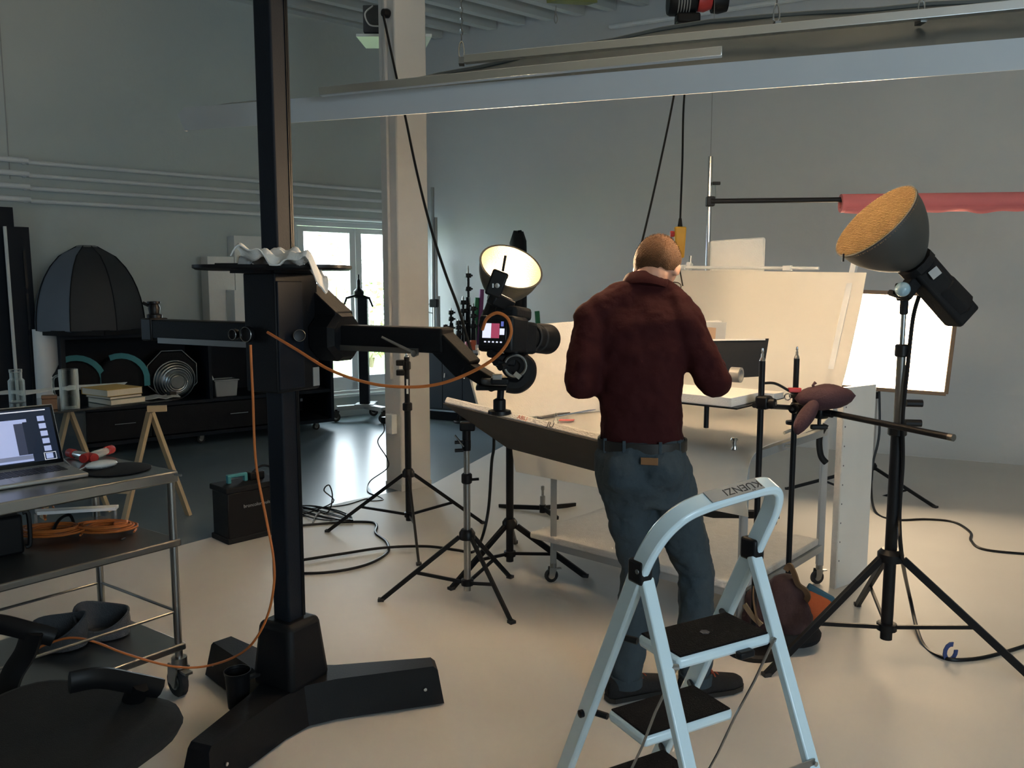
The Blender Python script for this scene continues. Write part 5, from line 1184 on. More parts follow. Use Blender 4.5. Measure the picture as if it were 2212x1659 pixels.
# ------------------------------------------------------------------ white boards behind the table
c0 = V((1.585, 4.04, 0)); c1 = V((1.86, 4.24, 0)); zt2 = W(1830, 836, 4.2).z
d_ = (c1 - c0).normalized(); n_ = V((-d_.y, d_.x, 0))
o_ = thing('standing_white_board', 'tall white board standing on the floor right of the table', 'board', c0, rz=math.atan2(d_.y, d_.x))
c0 = V((1.675, 4.13, 0)); c1 = V((1.90, 4.29, 0))
B().slab(c0 + Z * .004, c1 - c0, n_ * .03, Z * zt2).build('board_panel', 'white_gloss', o_, bevel=.002)
B().slab(c0 + Z * .004 - d_ * .012 , d_ * .012, n_ * .032, Z * zt2).build('edge_strip', 'foam_edge', o_)
for k in range(9): B().lathe([(0, 0), (.004, 0), (.004, .0015), (0, .0015)], c0 - d_ * .0005 + d_ * .012 + n_ * .0 - n_ * .0005 + Z * (.15 + k * .1), -n_, 8).build('edge_hole', 'felt_grey', o_)
q0 = W(1535, 520, 5.20); q1 = W(1652, 512, 5.16); zlow = .95
o_ = thing('clamped_foam_board', 'white foam board clamped to the chrome pole above the sweep', 'foam board', V((q0.x, q0.y, zlow)))
B().hexa([V((q0.x, q0.y - .0, zlow)), V((q1.x, q1.y, zlow)), V((q1.x + .02, q1.y + .05, zlow)), V((q0.x + .01, q0.y + .05, zlow))], [q0, q1, q1 + V((.02, .05, 0)), q0 + V((.01, .05, 0))]).build('foam_panel', 'foam_white', o_, bevel=.012)
B().box(V((q0.x, 5.245, 1.2)), (.06, .07, .05)).build('pole_clamp', 'black_metal', o_)
# ------------------------------------------------------------------ hanging reflector panel
KS = .68
pe0 = V((-1.36, 3.536, 2.196)); pe1 = V((1.527, 2.564, 2.196)); pe1 = pe0 + (pe1 - pe0) * 1.35; ed_ = (pe1 - pe0).normalized(); np_ = V((-ed_.y, ed_.x, 0)); np_ = np_ if np_.y > 0 else -np_
Lp = (pe1 - pe0).length; SHh = .092
hp = thing('hanging_reflector', 'long white reflector panel hanging from the ceiling on chains', 'reflector', pe0.lerp(pe1, .5), rz=math.atan2(ed_.y, ed_.x))
mat('panel_white', (.50, .52, .54), .6, 0, .04, 4); mat('panel_back', (.115, .125, .122), .36, .35, .10, 2.5); mat('panel_face', (.82, .81, .79), .7, 0, .02, 4)
B().slab(pe0, ed_ * Lp, np_ * .003, Z * SHh).build('front_lip', 'panel_white', hp)
B().prism([(0, 0), (-.035, .07), (.0, SHh)], pe0 + np_ * .005, ed_ * 1.0, Z, np_ * .015).build('end_flap', 'panel_white', hp)
TILT = [(0, 11.5), (.16, 16), (.33, 21.5), (.5, 26), (.74, 24), (1, 23)]
def tilt_at(u):
    for (a, x), (c, y) in zip(TILT[:-1], TILT[1:]):
        if u <= c: return math.radians(x + (y - x) * (u - a) / (c - a))
    return math.radians(28)
def pback(u, v, off=0):
    tilt = tilt_at(u); wd = .78
    p = pe0 + ed_ * (u * Lp) + Z * SHh + np_ * .010
    rip = (.020 * math.sin(u * 27 + v * 4) * math.sin(v * math.pi) + .004 * math.sin(u * 51 - v * 9)) if off == 0 else 0
    return p + np_ * (v * wd * math.cos(tilt) + off * math.sin(tilt)) + Z * (v * wd * math.sin(tilt) + rip * min(1, v * 4) - off * math.cos(tilt))
B().sheet(pback, 70, 12, .004).build('crumpled_sheet', 'panel_back', hp, smooth=25)
B().sheet(lambda u, v: pback(u, .07 + .93 * v, .055), 40, 6, .008).build('reflecting_face', 'panel_face', hp, smooth=60)
def rail(x0, y0, x1, y1, Y0, Y1, w_=.030):
    a, c = W(x0, y0, Y0), W(x1, y1, Y1); B().beam(a, c, .03, w_).build('aluminium_rail', 'aluminium', hp, bevel=.002)
rail(692, 199, 1560, 112, 3.22, 2.80); rail(1004, 129, 2260, 6, 3.30, 2.72)
B().tube([pback(u / 20, 1.0) + Z * .008 for u in range(21)], .011, 6).build('rear_rail', 'panel_back', hp)
def chain(px, py, Y, label, n=9):
    p = W(px, py, Y); t = thing('suspension_chain', label, 'chain', p, 'chains holding the reflector')
    B().tube(spl([p + V((-.008, 0, .034)), p + V((-.010, 0, 0)), p + V((0, 0, -.014)), p + V((.010, 0, 0)), p + V((.008, 0, .034)), p + V((0, 0, .048))], 5, True), .003, 6, closed=True).build('snap_hook', 'chrome', t)
    b = B(); z = .052
    for k in range(n):
        d = V((1, 0, 0)) if k % 2 else V((0, 1, 0))
        b.tube([p + Z * (z + .012 + .012 * math.sin(q * .785)) + d * (.0055 * math.cos(q * .785)) for q in range(8)], .002, 5, closed=True); z += .020
    b.build('links', 'steel', t); B().cyl(p + Z * z, V((p.x, p.y, CEIL)), .0015, n=6).build('wire', 'steel', t)
    B().box(p - Z * .026, (.02, .045, .024)).build('rail_clamp', 'steel_dark', t)
for px, py, Y, lb in ((997, 118, 3.31, 'chain at the left end of the hanging reflector'), (1677, 40, 3.02, 'chain at the middle of the hanging reflector'), (1990, 26, 2.86, 'chain at the right of the hanging reflector')): chain(px, py, Y, lb)
# ------------------------------------------------------------------ hoist, pendant and overhead details
hz = W(1490, 22, 6.3)
ho = thing('electric_hoist', 'dark electric chain hoist with a red motor cap under the ceiling', 'hoist', hz)
B().lathe([(.0, -.10), (.09, -.10), (.10, -.08), (.10, .08), (.09, .10), (0, .10)], hz + V((-.06, 0, .06)), V((1, 0, 0)), 16).build('motor', 'black_metal', ho)
for k in range(5): B().lathe([(.105, 0), (.108, .004), (.105, .008)], hz + V((-.10 + k * .02, 0, .06)), V((1, 0, 0)), 16, cap=False).build('fin', 'grey_metal', ho)
B().lathe([(0, -.05), (.075, -.05), (.08, 0), (.06, .05), (0, .06)], hz + V((.10, -.02, .06)), V((1, 0, 0)), 14).build('motor_cap', 'red', ho)
B().lathe([(0, -.05), (.08, -.05), (.085, .0), (.07, .06), (0, .07)], hz + V((.21, 0, .06)), V((1, 0, 0)), 14).build('end_bell', 'black_metal', ho)
B().box(hz + V((-.02, -.02, -.07)), (.17, .12, .07)).build('control_box', 'black_plastic', ho, bevel=.015)
for x in (-.05, .02): B().cyl(hz + V((x, -.02, -.10)), hz + V((x, -.02, -.17)), .014, .008, n=8).build('cable_gland', 'black_plastic', ho)
B().beam(hz + V((0, 0, .1)), V((hz.x, hz.y, CEIL)), .05, .05).build('hanger', 'black_metal', ho)
pd = W(1469, 490, 6.0)
pe = thing('hoist_pendant', 'yellow hoist control pendant with a red button', 'control', pd - Z * .22)
b = B(); b.hexa([pd + V((x * .032, y * .025, -.22)) for x, y in ((-1, -1), (1, -1), (1, 1), (-1, 1))], [pd + V((x * .042, y * .03, 0)) for x, y in ((-1, -1), (1, -1), (1, 1), (-1, 1))])
b.build('pendant_body', mat('hoist_yellow', (.55, .30, .02), .5), pe, bevel=.01)
B().lathe([(.018, 0), (.022, .01), (.02, .03), (0, .034)], pd + V((-.04, 0, -.05)), V((-1, 0, 0)), 12).build('stop_button', 'red', pe); B().cyl(pd, pd + Z * .06, .018, .010, n=10).build('cable_sleeve', 'black_plastic', pe)
B().tube(spl([pd + Z * .05, W(1474, 350, 6.05), W(1478, 210, 6.15), hz + V((.02, -.02, -.16))]), .0075, 7).build('pendant_cable', 'black_plastic', pe)
B().tube(spl([hz + V((-.05, -.02, -.16)), W(1455, 210, 6.1), W(1420, 380, 5.9), W(1385, 530, 5.7), W(1362, 610, 5.6), W(1330, 760, 5.5), G(1318, 1080) + Z * .01]), .0075, 7).build('hanging_cable', 'black_plastic', None, 'long black cable hanging from the hoist behind the man', 'cable')
B().tube([V((W(1537, 200, 5.3).x, 5.3, CEIL)), V((cp_[0], cp_[1], zc1))], .0018, 5).build('hanging_wire', 'steel', None, 'thin steel wire down to the chrome pole', 'wire')
# green rail with hook and white pipe loop near the ceiling
p = W(1200, -4, 6.6); q = W(1268, -8, 6.9)
gr = thing('ceiling_rail', 'short olive green rail with a hook at the top edge', 'rail', p)
B().beam(p + V((-.03, 0, 0)), q + V((.05, .1, 0)), .10, .05).build('rail_body', mat('olive', (.20, .22, .08), .5), gr); B().beam(p.lerp(q, .5) + Z * .02, V((p.lerp(q, .5).x, p.lerp(q, .5).y, CEIL)), .04, .04).build('hanger', 'steel_dark', gr)
h = W(1201, 12, 6.6); B().tube(spl([h, h + V((0, 0, -.05)), h + V((.012, 0, -.10)), h + V((0, 0, -.13)), h + V((-.012, 0, -.10)), h + V((0, 0, -.05))], 5), .004, 6).build('hook', 'steel', gr)
pp = [PR(2212, -26, .10), PR(1700, 10, .10), PR(1340, 49, .10), PR(1325, 54, .16), PR(1345, 58, .22), PR(1700, 22, .22), PR(2212, -14, .22)]
for v_ in pp: v_.z = pp[1].z if v_ in pp[:3] else v_.z
pz = PR(1500, 32, .1).z
lp = [RW(sr(PR(2300, 30, .1)), .10, pz), RW(sr(PR(1500, 30, .1)), .10, pz), RW(sr(PR(1345, 50, .1)), .10, pz), RW(sr(PR(1325, 52, .1)) , .15, pz - .01), RW(sr(PR(1345, 56, .1)), .20, pz - .02), RW(sr(PR(1500, 36, .1)), .20, pz - .02), RW(sr(PR(2300, 20, .1)), .20, pz - .02)]
B().tube(spl(lp, 6), .022, 10).build('ceiling_pipe', 'white_frame', None, 'white pipe loop along the top of the right wall', 'pipe')
# ------------------------------------------------------------------ cables
def cable(pts, r, m, label, name='cable', cat='cable', n=8, grp=None): return B().tube(spl(pts, n), r, 7).build(name, m, None, label, cat, grp)
def gp(l, z=.009): return [G(x, y, z) for x, y in l]
cable([on_left(.07, zp - .0, .05), W(853, 150, 6.15), W(876, 255, 6.0), W(900, 370, 5.8), W(930, 490, 5.4), W(962, 590, 5.1), W(990, 665, 4.9), W(1022, 770, 4.7), W(1060, 840, 4.55), V((S3[0], S3[1] + .02, .93))], .009, 'black_plastic', 'black cable slanting from the high pillar plug behind the camera arm')
cable([on_left(.18, zs + .02, .04), W(830, 930, 6.2), W(816, 955, 6.1), W(836, 990, 6.05), W(836, 1012, 6.0), G(800, 1050) + Z * .04] + gp([(795, 1062), (822, 1074), (826, 1080), (800, 1082), (790, 1078), (740, 1092), (650, 1100)], .006), .0045, 'black_plastic', 'thin black cable from the pillar socket to the floor')
cable(gp([(600, 1238), (700, 1237), (785, 1222), (835, 1196), (836, 1172), (812, 1152), (814, 1136), (800, 1128), (740, 1128), (640, 1136)], .010), .0085, 'black_plastic', 'thick black cable looping on the floor behind the column')
cable(gp([(600, 1218), (740, 1196), (830, 1183), (920, 1180), (985, 1188), (1022, 1192)], .022) + [W(1040, 1165, 4.42), W(1055, 1100, 4.42), W(1062, 1000, 4.42), W(1067, 950, 4.42), W(1062, 800, 4.42), W(1052, 705, 4.42)], .0085, 'black_plastic', 'thick black cable running up to the left lamp')
hp_ = []
for k in range(26):
    a = k * .9; hp_.append(G(695 + 55 * math.cos(a) + 12 * math.sin(k), 1108 + 16 * math.sin(a * 1.13), .008 + .008 * (k % 3)))
cable(hp_ + [G(720, 1100) + Z * .05, W(700, 1060, 5.35), W(711, 1048, 5.35), W(718, 1075, 5.35), G(705, 1112) + Z * .01, G(650, 1118) + Z * .006], .0045, 'black_plastic', 'tangle of thin black cable with an upright loop near the pillar', n=5)
B().tube(spl([G(690, 1110) + Z * .01, G(683, 1120) + Z * .02, G(676, 1133) + Z * .01]), .006, 6, w=.01).build('cable_tie', 'grey_metal', None, 'grey velcro tie on the cable tangle', 'cable tie')
lb_ = b0 - ax * .24
cable([W(1985, 640, 3.32), W(1972, 690, 3.3), W(1960, 800, 3.27), W(1950, 900, 3.26), W(1950, 1000, 3.27), W(1943, 1110, 3.28), W(1948, 1200, 3.24), G(1962, 1330) + Z * .10] + gp([(1990, 1385), (2035, 1420), (2090, 1425), (2160, 1412), (2260, 1380)], .009), .0085, 'black_plastic', 'black cable from the honeycomb lamp down to the floor')
c = G(2052, 1425); B().tube([c + V((.03 * math.cos(k * .52 + 1.2) * 1.0, .012 * math.cos(k * .52 + 1.2), .034 + .034 * math.sin(k * .52 + 1.2))) for k in range(11)], .0025, 4, w=.010).build('cable_tie', mat('tie_blue', (.04, .07, .22), .6), None, 'blue velcro tie looped on the lamp cable', 'cable tie')
cable([V((SF[0] - .02, SF[1] - .02, 1.2)), W(1900, 920, 6.0), W(1886, 1000, 5.95), W(1882, 1060, 5.9)] + gp([(1893, 1108), (1935, 1123), (2000, 1122), (2060, 1128), (2096, 1150), (2098, 1168), (2130, 1188), (2260, 1200)], .009), .0085, 'black_plastic', 'black cable from the far stand snaking over the floor')
# orange tether cable
cam_pt = W(1050, 700, 2.36)
p0_ = onb(-.02, 0, .012) - bn * .10
cable([W(578, 718, 2.60), W(640, 755, 2.52), W(715, 800, 2.45), W(800, 828, 2.40), W(880, 836, 2.36), W(950, 829, 2.32), W(1020, 803, 2.28), W(1075, 768, 2.25), W(1103, 725, 2.24), W(1098, 690, 2.24), W(1075, 676, 2.25), W(1052, 688, 2.27), W(1042, 712, 2.30)], .0046, 'orange_cable', 'orange tether cable looping up to the camera')
cable([W(541, 745, 2.62), W(546, 850, 2.62), W(553, 1000, 2.64), W(575, 1120, 2.66), W(590, 1200, 2.66), W(592, 1260, 2.66), W(578, 1330, 2.68), W(545, 1390, 2.72), W(500, 1422, 2.80), W(440, 1440, 2.90), W(385, 1441, 2.88), W(330, 1430, 2.86), W(260, 1408, 2.84), W(200, 1385, 2.82), W(150, 1378, 2.80), W(100, 1392, 2.78), W(75, 1405, 2.76)], .0042, 'orange_cable', 'orange cable hanging from the boom to the trolley')
# ------------------------------------------------------------------ camera on the boom
CY0 = 2.40
co_ = W(1075, 765, CY0)
vd = V((.47, .87, -.10)).normalized(); sd_ = V((.58, -.80, 0)).normalized(); sd_ = vd.cross(Z).normalized(); up_ = sd_.cross(vd).normalized()
tilt_up = up_
cm = thing('studio_camera', 'black medium format camera with a large lens on the boom', 'camera', W(1085, 770, CY0))
Rc = basis(sd_, vd)   # x: right of camera, y: view direction, z: up
bc_ = W(1082, 722, CY0)
def cb(dx, dy, dz): return bc_ + sd_ * dx + vd * dy + up_ * dz
body_c = B().box(cb(0, .015, 0), (.115, .10, .105), Rc).build('camera_back', 'black_plastic', cm, bevel=.010)
B().box(cb(0, .095, -.005), (.105, .08, .095), Rc).build('camera_body', 'black_matt', cm, bevel=.010)
B().box(cb(0, .07, .065), (.075, .11, .04), Rc).build('prism_finder', 'black_matt', cm, bevel=.012)
B().box(cb(-.005, -.0355, -.002), (.085, .003, .070), Rc).build('display_bezel', 'bezel', body_c, bevel=.001)
mat('lcd_white', (.7, .7, .75), .2, emit=(.75, .78, .95), estr=.9); mat('lcd_red', (.3, .05, .08), .2, emit=(.38, .06, .12), estr=.8); mat('lcd_blue', (.1, .1, .3), .2, emit=(.12, .16, .5), estr=.8)
for nm, x, z, w_, h_, m in (('display_image', -.022, .008, .028, .042, 'lcd_white'), ('display_image_red', .006, .008, .026, .042, 'lcd_red'), ('display_info', .028, .006, .015, .018, 'lcd_white'), ('display_info', .028, .028, .008, .014, 'lcd_blue')): B().box(cb(x - .004, -.0374, z), (w_, .001, h_), Rc).build(nm, m, body_c)
for k in range(5): B().box(cb(-.03 + k * .013, -.0374, -.024), (.006, .001, .004), Rc).build('display_key', 'lcd_white', body_c)
ln = B().lathe([(.036, 0), (.040, .01), (.040, .05), (.043, .055), (.043, .10), (.047, .11), (.049, .175), (.045, .175), (.043, .12), (0, .118)], cb(0, .13, .0), vd, 32).build('lens', 'black_plastic', cm, smooth=30)
B().lathe([(0, 0), (.042, 0), (.03, .008), (0, .012)], cb(0, .25, .0), vd, 24).build('front_glass', 'dark_glass', ln)
for d0 in (.045, .09): B().lathe([(.0435, 0), (.0445, .002), (.0445, .012), (.0435, .014)], cb(0, .13 + d0, 0), vd, 32, cap=False).build('focus_ring', 'rubber', ln)
B().box(cb(.0, .10, -.0575), (.05, .06, .012), Rc).build('tripod_foot', 'black_metal', cm)
# trigger on top
tg = thing('radio_trigger', 'black radio trigger with an antenna on top of the camera', 'radio trigger', cb(0, .06, .085))
tc_ = W(1077, 612, CY0 + .0); tdx = (W(1095, 560, CY0) - W(1065, 660, CY0)).normalized()
sx_ = V((1, .25, 0)).normalized(); sy_ = tdx.cross(sx_).normalized()
B().beam(W(1063, 640, CY0), W(1083, 586, CY0), .048, .030, up=V((0, -1, 0))).build('trigger_body', 'black_plastic', tg, bevel=.006)
B().tube([W(1086, 586, CY0), W(1092, 552, CY0)], .004, 8).build('antenna', 'black_plastic', tg)
B().lathe([(0, 0), (.007, 0), (.007, .002), (0, .003)], W(1074, 617, CY0 - .017), V((0, -1, 0)), 12).build('button', 'steel', tg); B().box(W(1065, 617, CY0 - .016), (.004, .002, .012)).build('switch', 'white_frame', tg)
B().beam(W(1062, 642, CY0), cb(0, .05, .085), .04, .035, up=V((0, -1, 0))).build('shoe_mount', 'black_plastic', tg, bevel=.006)
# geared head
gh = thing('geared_head', 'black geared tripod head holding the camera on the plate', 'tripod head', W(1090, 826, 2.44))
def seg(a, c, w_, h_, nm, m='black_plastic', **k): return B().beam(W(*a), W(*c), w_, h_, up=V((0, -1, 0))).build(nm, m, gh, bevel=.006, **k)
seg((1062, 772, 2.42), (1115, 780, 2.42), .03, .05, 'quick_release'); seg((1075, 778, 2.43), (1112, 792, 2.43), .04, .045, 'upper_block')
B().lathe([(.0, -.03), (.036, -.03), (.038, -.02), (.038, .03), (.030, .034), (.030, .030), (.018, .030), (.018, .02), (0, .02)], W(1113, 790, 2.42), V((-.1, -1, .05)), 26).build('gear_housing', 'black_plastic', gh)
B().tube([W(1113, 790, 2.385) + V((math.cos(k * .2618) * .031, 0, math.sin(k * .2618) * .031)) for k in range(24)], .004, 6, closed=True).build('scale_ring', 'steel', gh)
B().beam(W(1112, 806, 2.375), W(1124, 816, 2.37), .014, .006, up=V((0, -1, 0))).build('lever', 'aluminium', gh)
B().tube(spl([W(1124, 780, 2.45), W(1138, 792, 2.45), W(1136, 815, 2.45), W(1118, 830, 2.45), W(1096, 828, 2.45)]), .028, 10).build('head_arm', 'black_plastic', gh)
seg((1060, 822, 2.44), (1100, 822, 2.44), .022, .055, 'base_block'); B().box(W(1074, 814, 2.40), (.028, .02, .016)).build('level', 'steel', gh, bevel=.002)
for a, c in (((1068, 765, 2.38), (1058, 764, 2.36)), ((1082, 785, 2.38), (1070, 782, 2.36)), ((1090, 790, 2.38), (1080, 793, 2.36))): B().cyl(W(*a), W(*c), .011, n=10).build('adjust_knob', 'black_plastic', gh)
# ------------------------------------------------------------------ maroon bag and orange sandbag at the pole feet
def remesh(bd, voxel, smooth=6, disp=0.0, dscale=.08):
    me = bpy.data.meshes.new('tmp'); me.from_pydata([tuple(v) for v in bd.v], [], bd.f); me.update()
    bm = bmesh.new(); bm.from_mesh(me); bmesh.ops.remove_doubles(bm, verts=bm.verts, dist=1e-5); bmesh.ops.recalc_face_normals(bm, faces=bm.faces); bm.to_mesh(me); bm.free()
    o = bpy.data.objects.new('tmp', me); COL.objects.link(o)
    r = o.modifiers.new('r', 'REMESH'); r.mode = 'VOXEL'; r.voxel_size = voxel
    if smooth: s = o.modifiers.new('s', 'SMOOTH'); s.iterations = smooth; s.factor = .5
    if disp:
        tx = bpy.data.textures.new('wrinkle', 'CLOUDS'); tx.noise_scale = dscale; tx.noise_depth = 2
        d = o.modifiers.new('d', 'DISPLACE'); d.texture = tx; d.strength = disp; d.mid_level = .5; d.texture_coords = 'GLOBAL'
        s = o.modifiers.new('s2', 'SMOOTH'); s.iterations = 1; s.factor = .4
    dg = bpy.context.evaluated_depsgraph_get(); m2 = bpy.data.meshes.new_from_object(o.evaluated_get(dg))
    bpy.data.objects.remove(o); bpy.data.meshes.remove(me)
    b = B(); b.v = [v.co.copy() for v in m2.vertices]; b.f = [tuple(p.vertices) for p in m2.polygons]; bpy.data.meshes.remove(m2); return b
bgc = V((1.17, 3.50, .02))
bag = thing('maroon_bag', 'dark maroon cloth bag with brown straps on the floor behind the ladder', 'bag', bgc)
b = B()
b.lathe([(.0, 0), (.13, .0), (.145, .05), (.125, .13), (.085, .20), (.05, .25), (.0, .262)], bgc + V((0, 0, .02)), V((.12, .03, 1)), 18)
b.ball(bgc + V((-.10, -.0, .10)), .06, .06, .12); b.ball(bgc + V((.06, 0, .2)), .05, .045, .06)
remesh(b, .010, 5, .03, .07).build('bag_body', mat('maroon_dark', (.034, .014, .016), .85, 0, .2, 18, bump=.3, bscale=90), bag, smooth=70)
B().tube(spl([W(1697, 1232, 3.46), W(1706, 1222, 3.45), W(1716, 1240, 3.43), W(1724, 1262, 3.42), W(1740, 1275, 3.42), W(1745, 1290, 3.43), W(1738, 1300, 3.46)], 6), .004, 4, w=.012).build('carry_strap', mat('strap_brown', (.14, .08, .04), .8), bag)
B().tube(spl([W(1630, 1250, 3.40), W(1628, 1290, 3.38), W(1634, 1330, 3.36), W(1640, 1345, 3.36)], 6), .003, 4, w=.014).build('front_strap', 'strap_brown', bag)
B().tube(spl([W(1608, 1305, 3.40), W(1625, 1330, 3.37), W(1645, 1350, 3.35)], 6), .003, 4, w=.012).build('front_strap', mat('strap_tan', (.24, .17, .10), .8), bag)
b = B(); b.lathe([(.0, 0), (.155, .0), (.16, .02), (.14, .05), (0, .055)], V((bgc.x + .02, bgc.y - .01, .04)), Z, 24); b.build('black_base', 'black_matt', bag)
oc = W(1752, 1322, 3.56); osb = thing('orange_sandbag', 'orange sandbag with a blue top band leaning on the maroon bag', 'sandbag', V((oc.x, oc.y, .005)))
ax_ = (W(1780, 1280, 3.56) - W(1730, 1362, 3.56)).normalized(); ay_ = V((.86, -.1, .5)).normalized(); ay_ = (ay_ - ax_ * ay_.dot(ax_)).normalized(); az_ = ax_.cross(ay_)
mat('orange_cloth', (.42, .085, .02), .85, 0, .12, 20, bump=.3, bscale=90)
n = 20; vs = []; fs = []
for i in range(13):
    t_ = -1 + 2 * i / 12; fl = 1 if abs(t_) < .85 else .35
    for k in range(n):
        th = 2 * math.pi * k / n; c_, s_ = se(th, .6); vs.append(oc + ax_ * t_ * .10 + ay_ * c_ * .062 * (1 - .12 * t_ * t_) + az_ * s_ * .032 * max(.12, (1 - t_ ** 4)) * (1 + .15 * math.sin(3 * th + i)))
for i in range(12):
    for k in range(n): fs.append((i * n + k, i * n + (k + 1) % n, (i + 1) * n + (k + 1) % n, (i + 1) * n + k))
fs += [tuple(range(n))[::-1], tuple(range(12 * n, 13 * n))]
B().add(vs, fs).build('bag_body', 'orange_cloth', osb, smooth=60)
top_ = oc + ax_ * .095
B().beam(top_ - ay_ * .07, top_ + ay_ * .055, .026, .03, up=ax_).build('top_band', mat('band_teal', (.03, .10, .15), .8), osb, bevel=.006)
B().tube(spl([top_ + ay_ * .05, top_ + ay_ * .075 + ax_ * .02, top_ + ay_ * .08, top_ + ay_ * .06 - ax_ * .012]), .004, 6).build('hang_loop', 'band_teal', osb)
B().tube([oc - ax_ * .10 + ay_ * .03, oc - ax_ * .12 + ay_ * .06], [.03, .012], 8).build('corner_ear', 'orange_cloth', osb)
# ------------------------------------------------------------------ step ladder
LM, la, lw, lhz, sH, sL, ldep, lz1, lws = V((.4464, 1.9102, 0)), .5004, .3533, .9123, .4752, .4414, .150, .7325, .283
Lx = V((math.cos(la), math.sin(la), 0)); Ld = V((-Lx.y, Lx.x, 0))
def HF(s, z, o=0): return LM + Lx * (s * lw / 2) + Ld * (sH * (lhz - z) + o) + Z * z
def LF(s, z, o=0): return LM + Lx * (s * lw / 2) - Ld * (sL * (lhz - z) + o) + Z * z
lad = thing('step_ladder', 'pale blue folding step ladder with three black treads', 'step ladder', LM, rz=la)
path = [HF(-1, .012), HF(-1, .3), HF(-1, .6), HF(-1, .84)] + [HF(-1, .90), HF(-.97, .955), HF(-.88, 1.005), HF(-.72, 1.04), HF(-.52, 1.06), HF(-.2, 1.073), HF(.2, 1.083), HF(.6, 1.09), HF(.80, 1.085), HF(.93, 1.06), HF(.995, 1.015), HF(1.0, .96), HF(1.0, .90), HF(1.0, .6), HF(1.0, .3), HF(1.0, .012)]
pth = path[:3] + spl(path[3:18], 4) + path[18:]
Lh = (HF(0, 0) - HF(0, 1)).normalized()
hup = Ld * 1.0 + Z * sH; hup.normalize()
B().tube(pth, .0115, 4, w=.0235, up=hup).build('hoop_frame', 'pale_blue_paint', lad, bevel=.006, smooth=40)
for s in (-1, 1):
    lg = B().beam(LF(s * .95, lhz - .02), LF(s * 1.0, .012), .022, .034, up=Lx).build('support_leg', 'pale_blue_paint', lad, bevel=.004)
    B().beam(LF(s, .05), LF(s, .0), .028, .04, up=Lx).build('leg_cap', 'rubber', lg)
    B().beam(HF(s, .045), HF(s, .0), .052, .03, up=Lx).build('leg_cap', 'rubber', lad)
    B().box(LF(s * .98, lhz - .005) + Ld * .006, (.036, .05, .055), basis(Lx, Ld)).build('hinge_block', 'black_plastic', lad, bevel=.006)
    B().lathe([(0, 0), (.006, 0), (.006, .002), (0, .003)], LF(s * .98, lhz) + Lx * .0185 * s - Ld * .01, Lx * s, 8).build('rivet', 'steel', lad)
for k in range(3):
    z = lz1 * (3 - k) / 3; rc_ = LM + Ld * (sH * (lhz - z) - .035) + Z * z; fc = rc_ - Ld * ldep
    st = thing if False else None
    q = [fc - Lx * lws / 2, fc + Lx * lws / 2, rc_ + Lx * lws / 2, rc_ - Lx * lws / 2]
    step = B().hexa([p - Z * .030 for p in q], q).build('step', 'pale_blue_paint', lad, bevel=.010)
    m_ = [p + ((rc_ + fc) / 2 - p).normalized() * .008 for p in q]
    trd = B().hexa([p - Z * .002 for p in m_], [p + Z * .003 for p in m_]).build('tread_mat', 'tread', step, bevel=.004)
    mid = (rc_ + fc) / 2 + Z * .0035; B().lathe([(0, 0), (.012, 0), (.012, .0012), (0, .0012)], mid, Z, 6).build('tread_badge', 'felt_grey', trd)
    for s in (-1, 1):
        B().cyl(HF(s * .93, z - .018), rc_ + Lx * s * lws / 2 - Z * .018 + Ld * .0, .0085, n=8).build('hinge_rod', 'black_plastic', step)
        if k > 0: B().lathe([(0, 0), (.010, 0), (.010, .010), (0, .012)], HF(s, z - .018) + Lx * s * .011, Lx * s, 10).build('rod_cap', 'black_plastic', step)
    if k == 0:
        B().box(fc + Lx * .05 - Ld * .008 - Z * .028, (.045, .02, .018), basis(Lx, Ld)).build('catch', 'black_plastic', step, bevel=.004)
        for s in (-1, 1): B().cyl(fc + Lx * s * lws / 2 - Z * .02, LF(s * .96, z - .02), .007, n=8).build('link_bolt', 'steel', step)
zb2 = [lz1 * (3 - k) / 3 for k in range(3)]
def fc_(k, s): return LM + Ld * (sH * (lhz - zb2[k]) - .035 - ldep) + Z * (zb2[k] - .02) + Lx * (s * lws / 2)
for s in (-1, 1):
    for k in range(2):
        B().tube([fc_(k, s) + Lx * s * .006 - Ld * .0, fc_(k, s).lerp(fc_(k + 1, s), .55) + Lx * s * .012, fc_(k + 1, s) + Lx * s * .006], .0035, 6).build('link_rod', 'steel', lad)
zb_r = .47
B().beam(LF(-.95, .455, .012), LF(.98, .455, .012), .024, .003, up=Ld).build('brace_bar', 'steel', lad)
for s in (-.95, .98): B().lathe([(0, 0), (.006, 0), (.006, .004), (0, .005)], LF(s, .455, .014), -Ld, 8).build('brace_bolt', 'chrome', lad)
tp0 = HF(.12, 1.0805); upn = (HF(0, 1.09) - HF(0, 1.0)).normalized()
xd = -(HF(.6, 1.09) - HF(-.2, 1.073)).normalized()
yd = (-Ld - Z * .0); yd = (yd - xd * yd.dot(xd)).normalized(); zd_ = xd.cross(yd)
tilt = upn; yd2 = zd_
ydir = -(Ld * 1.0 + Z * 0); nrm_t = xd.cross(ydir).normalized()
# name plate on the hoop, readable from the far side
hp0 = HF(.13, 1.081) ; tn = (HF(.13, 1.2) - HF(.13, 1.0)).normalized(); tn = (tn - xd * tn.dot(xd)).normalized(); ty = tn.cross(xd).normalized()
plate = B().slab(hp0 + tn * .0118 - xd * .075 - ty * .019, xd * .15, ty * .038, tn * .0008).build('name_plate', 'grey_metal', lad)
text_obj('lettering', 'K\u00dcENZI', .030, 'ink_black', hp0 + tn * .0128 - xd * .022, xd, ty, lad, ext=.0003)
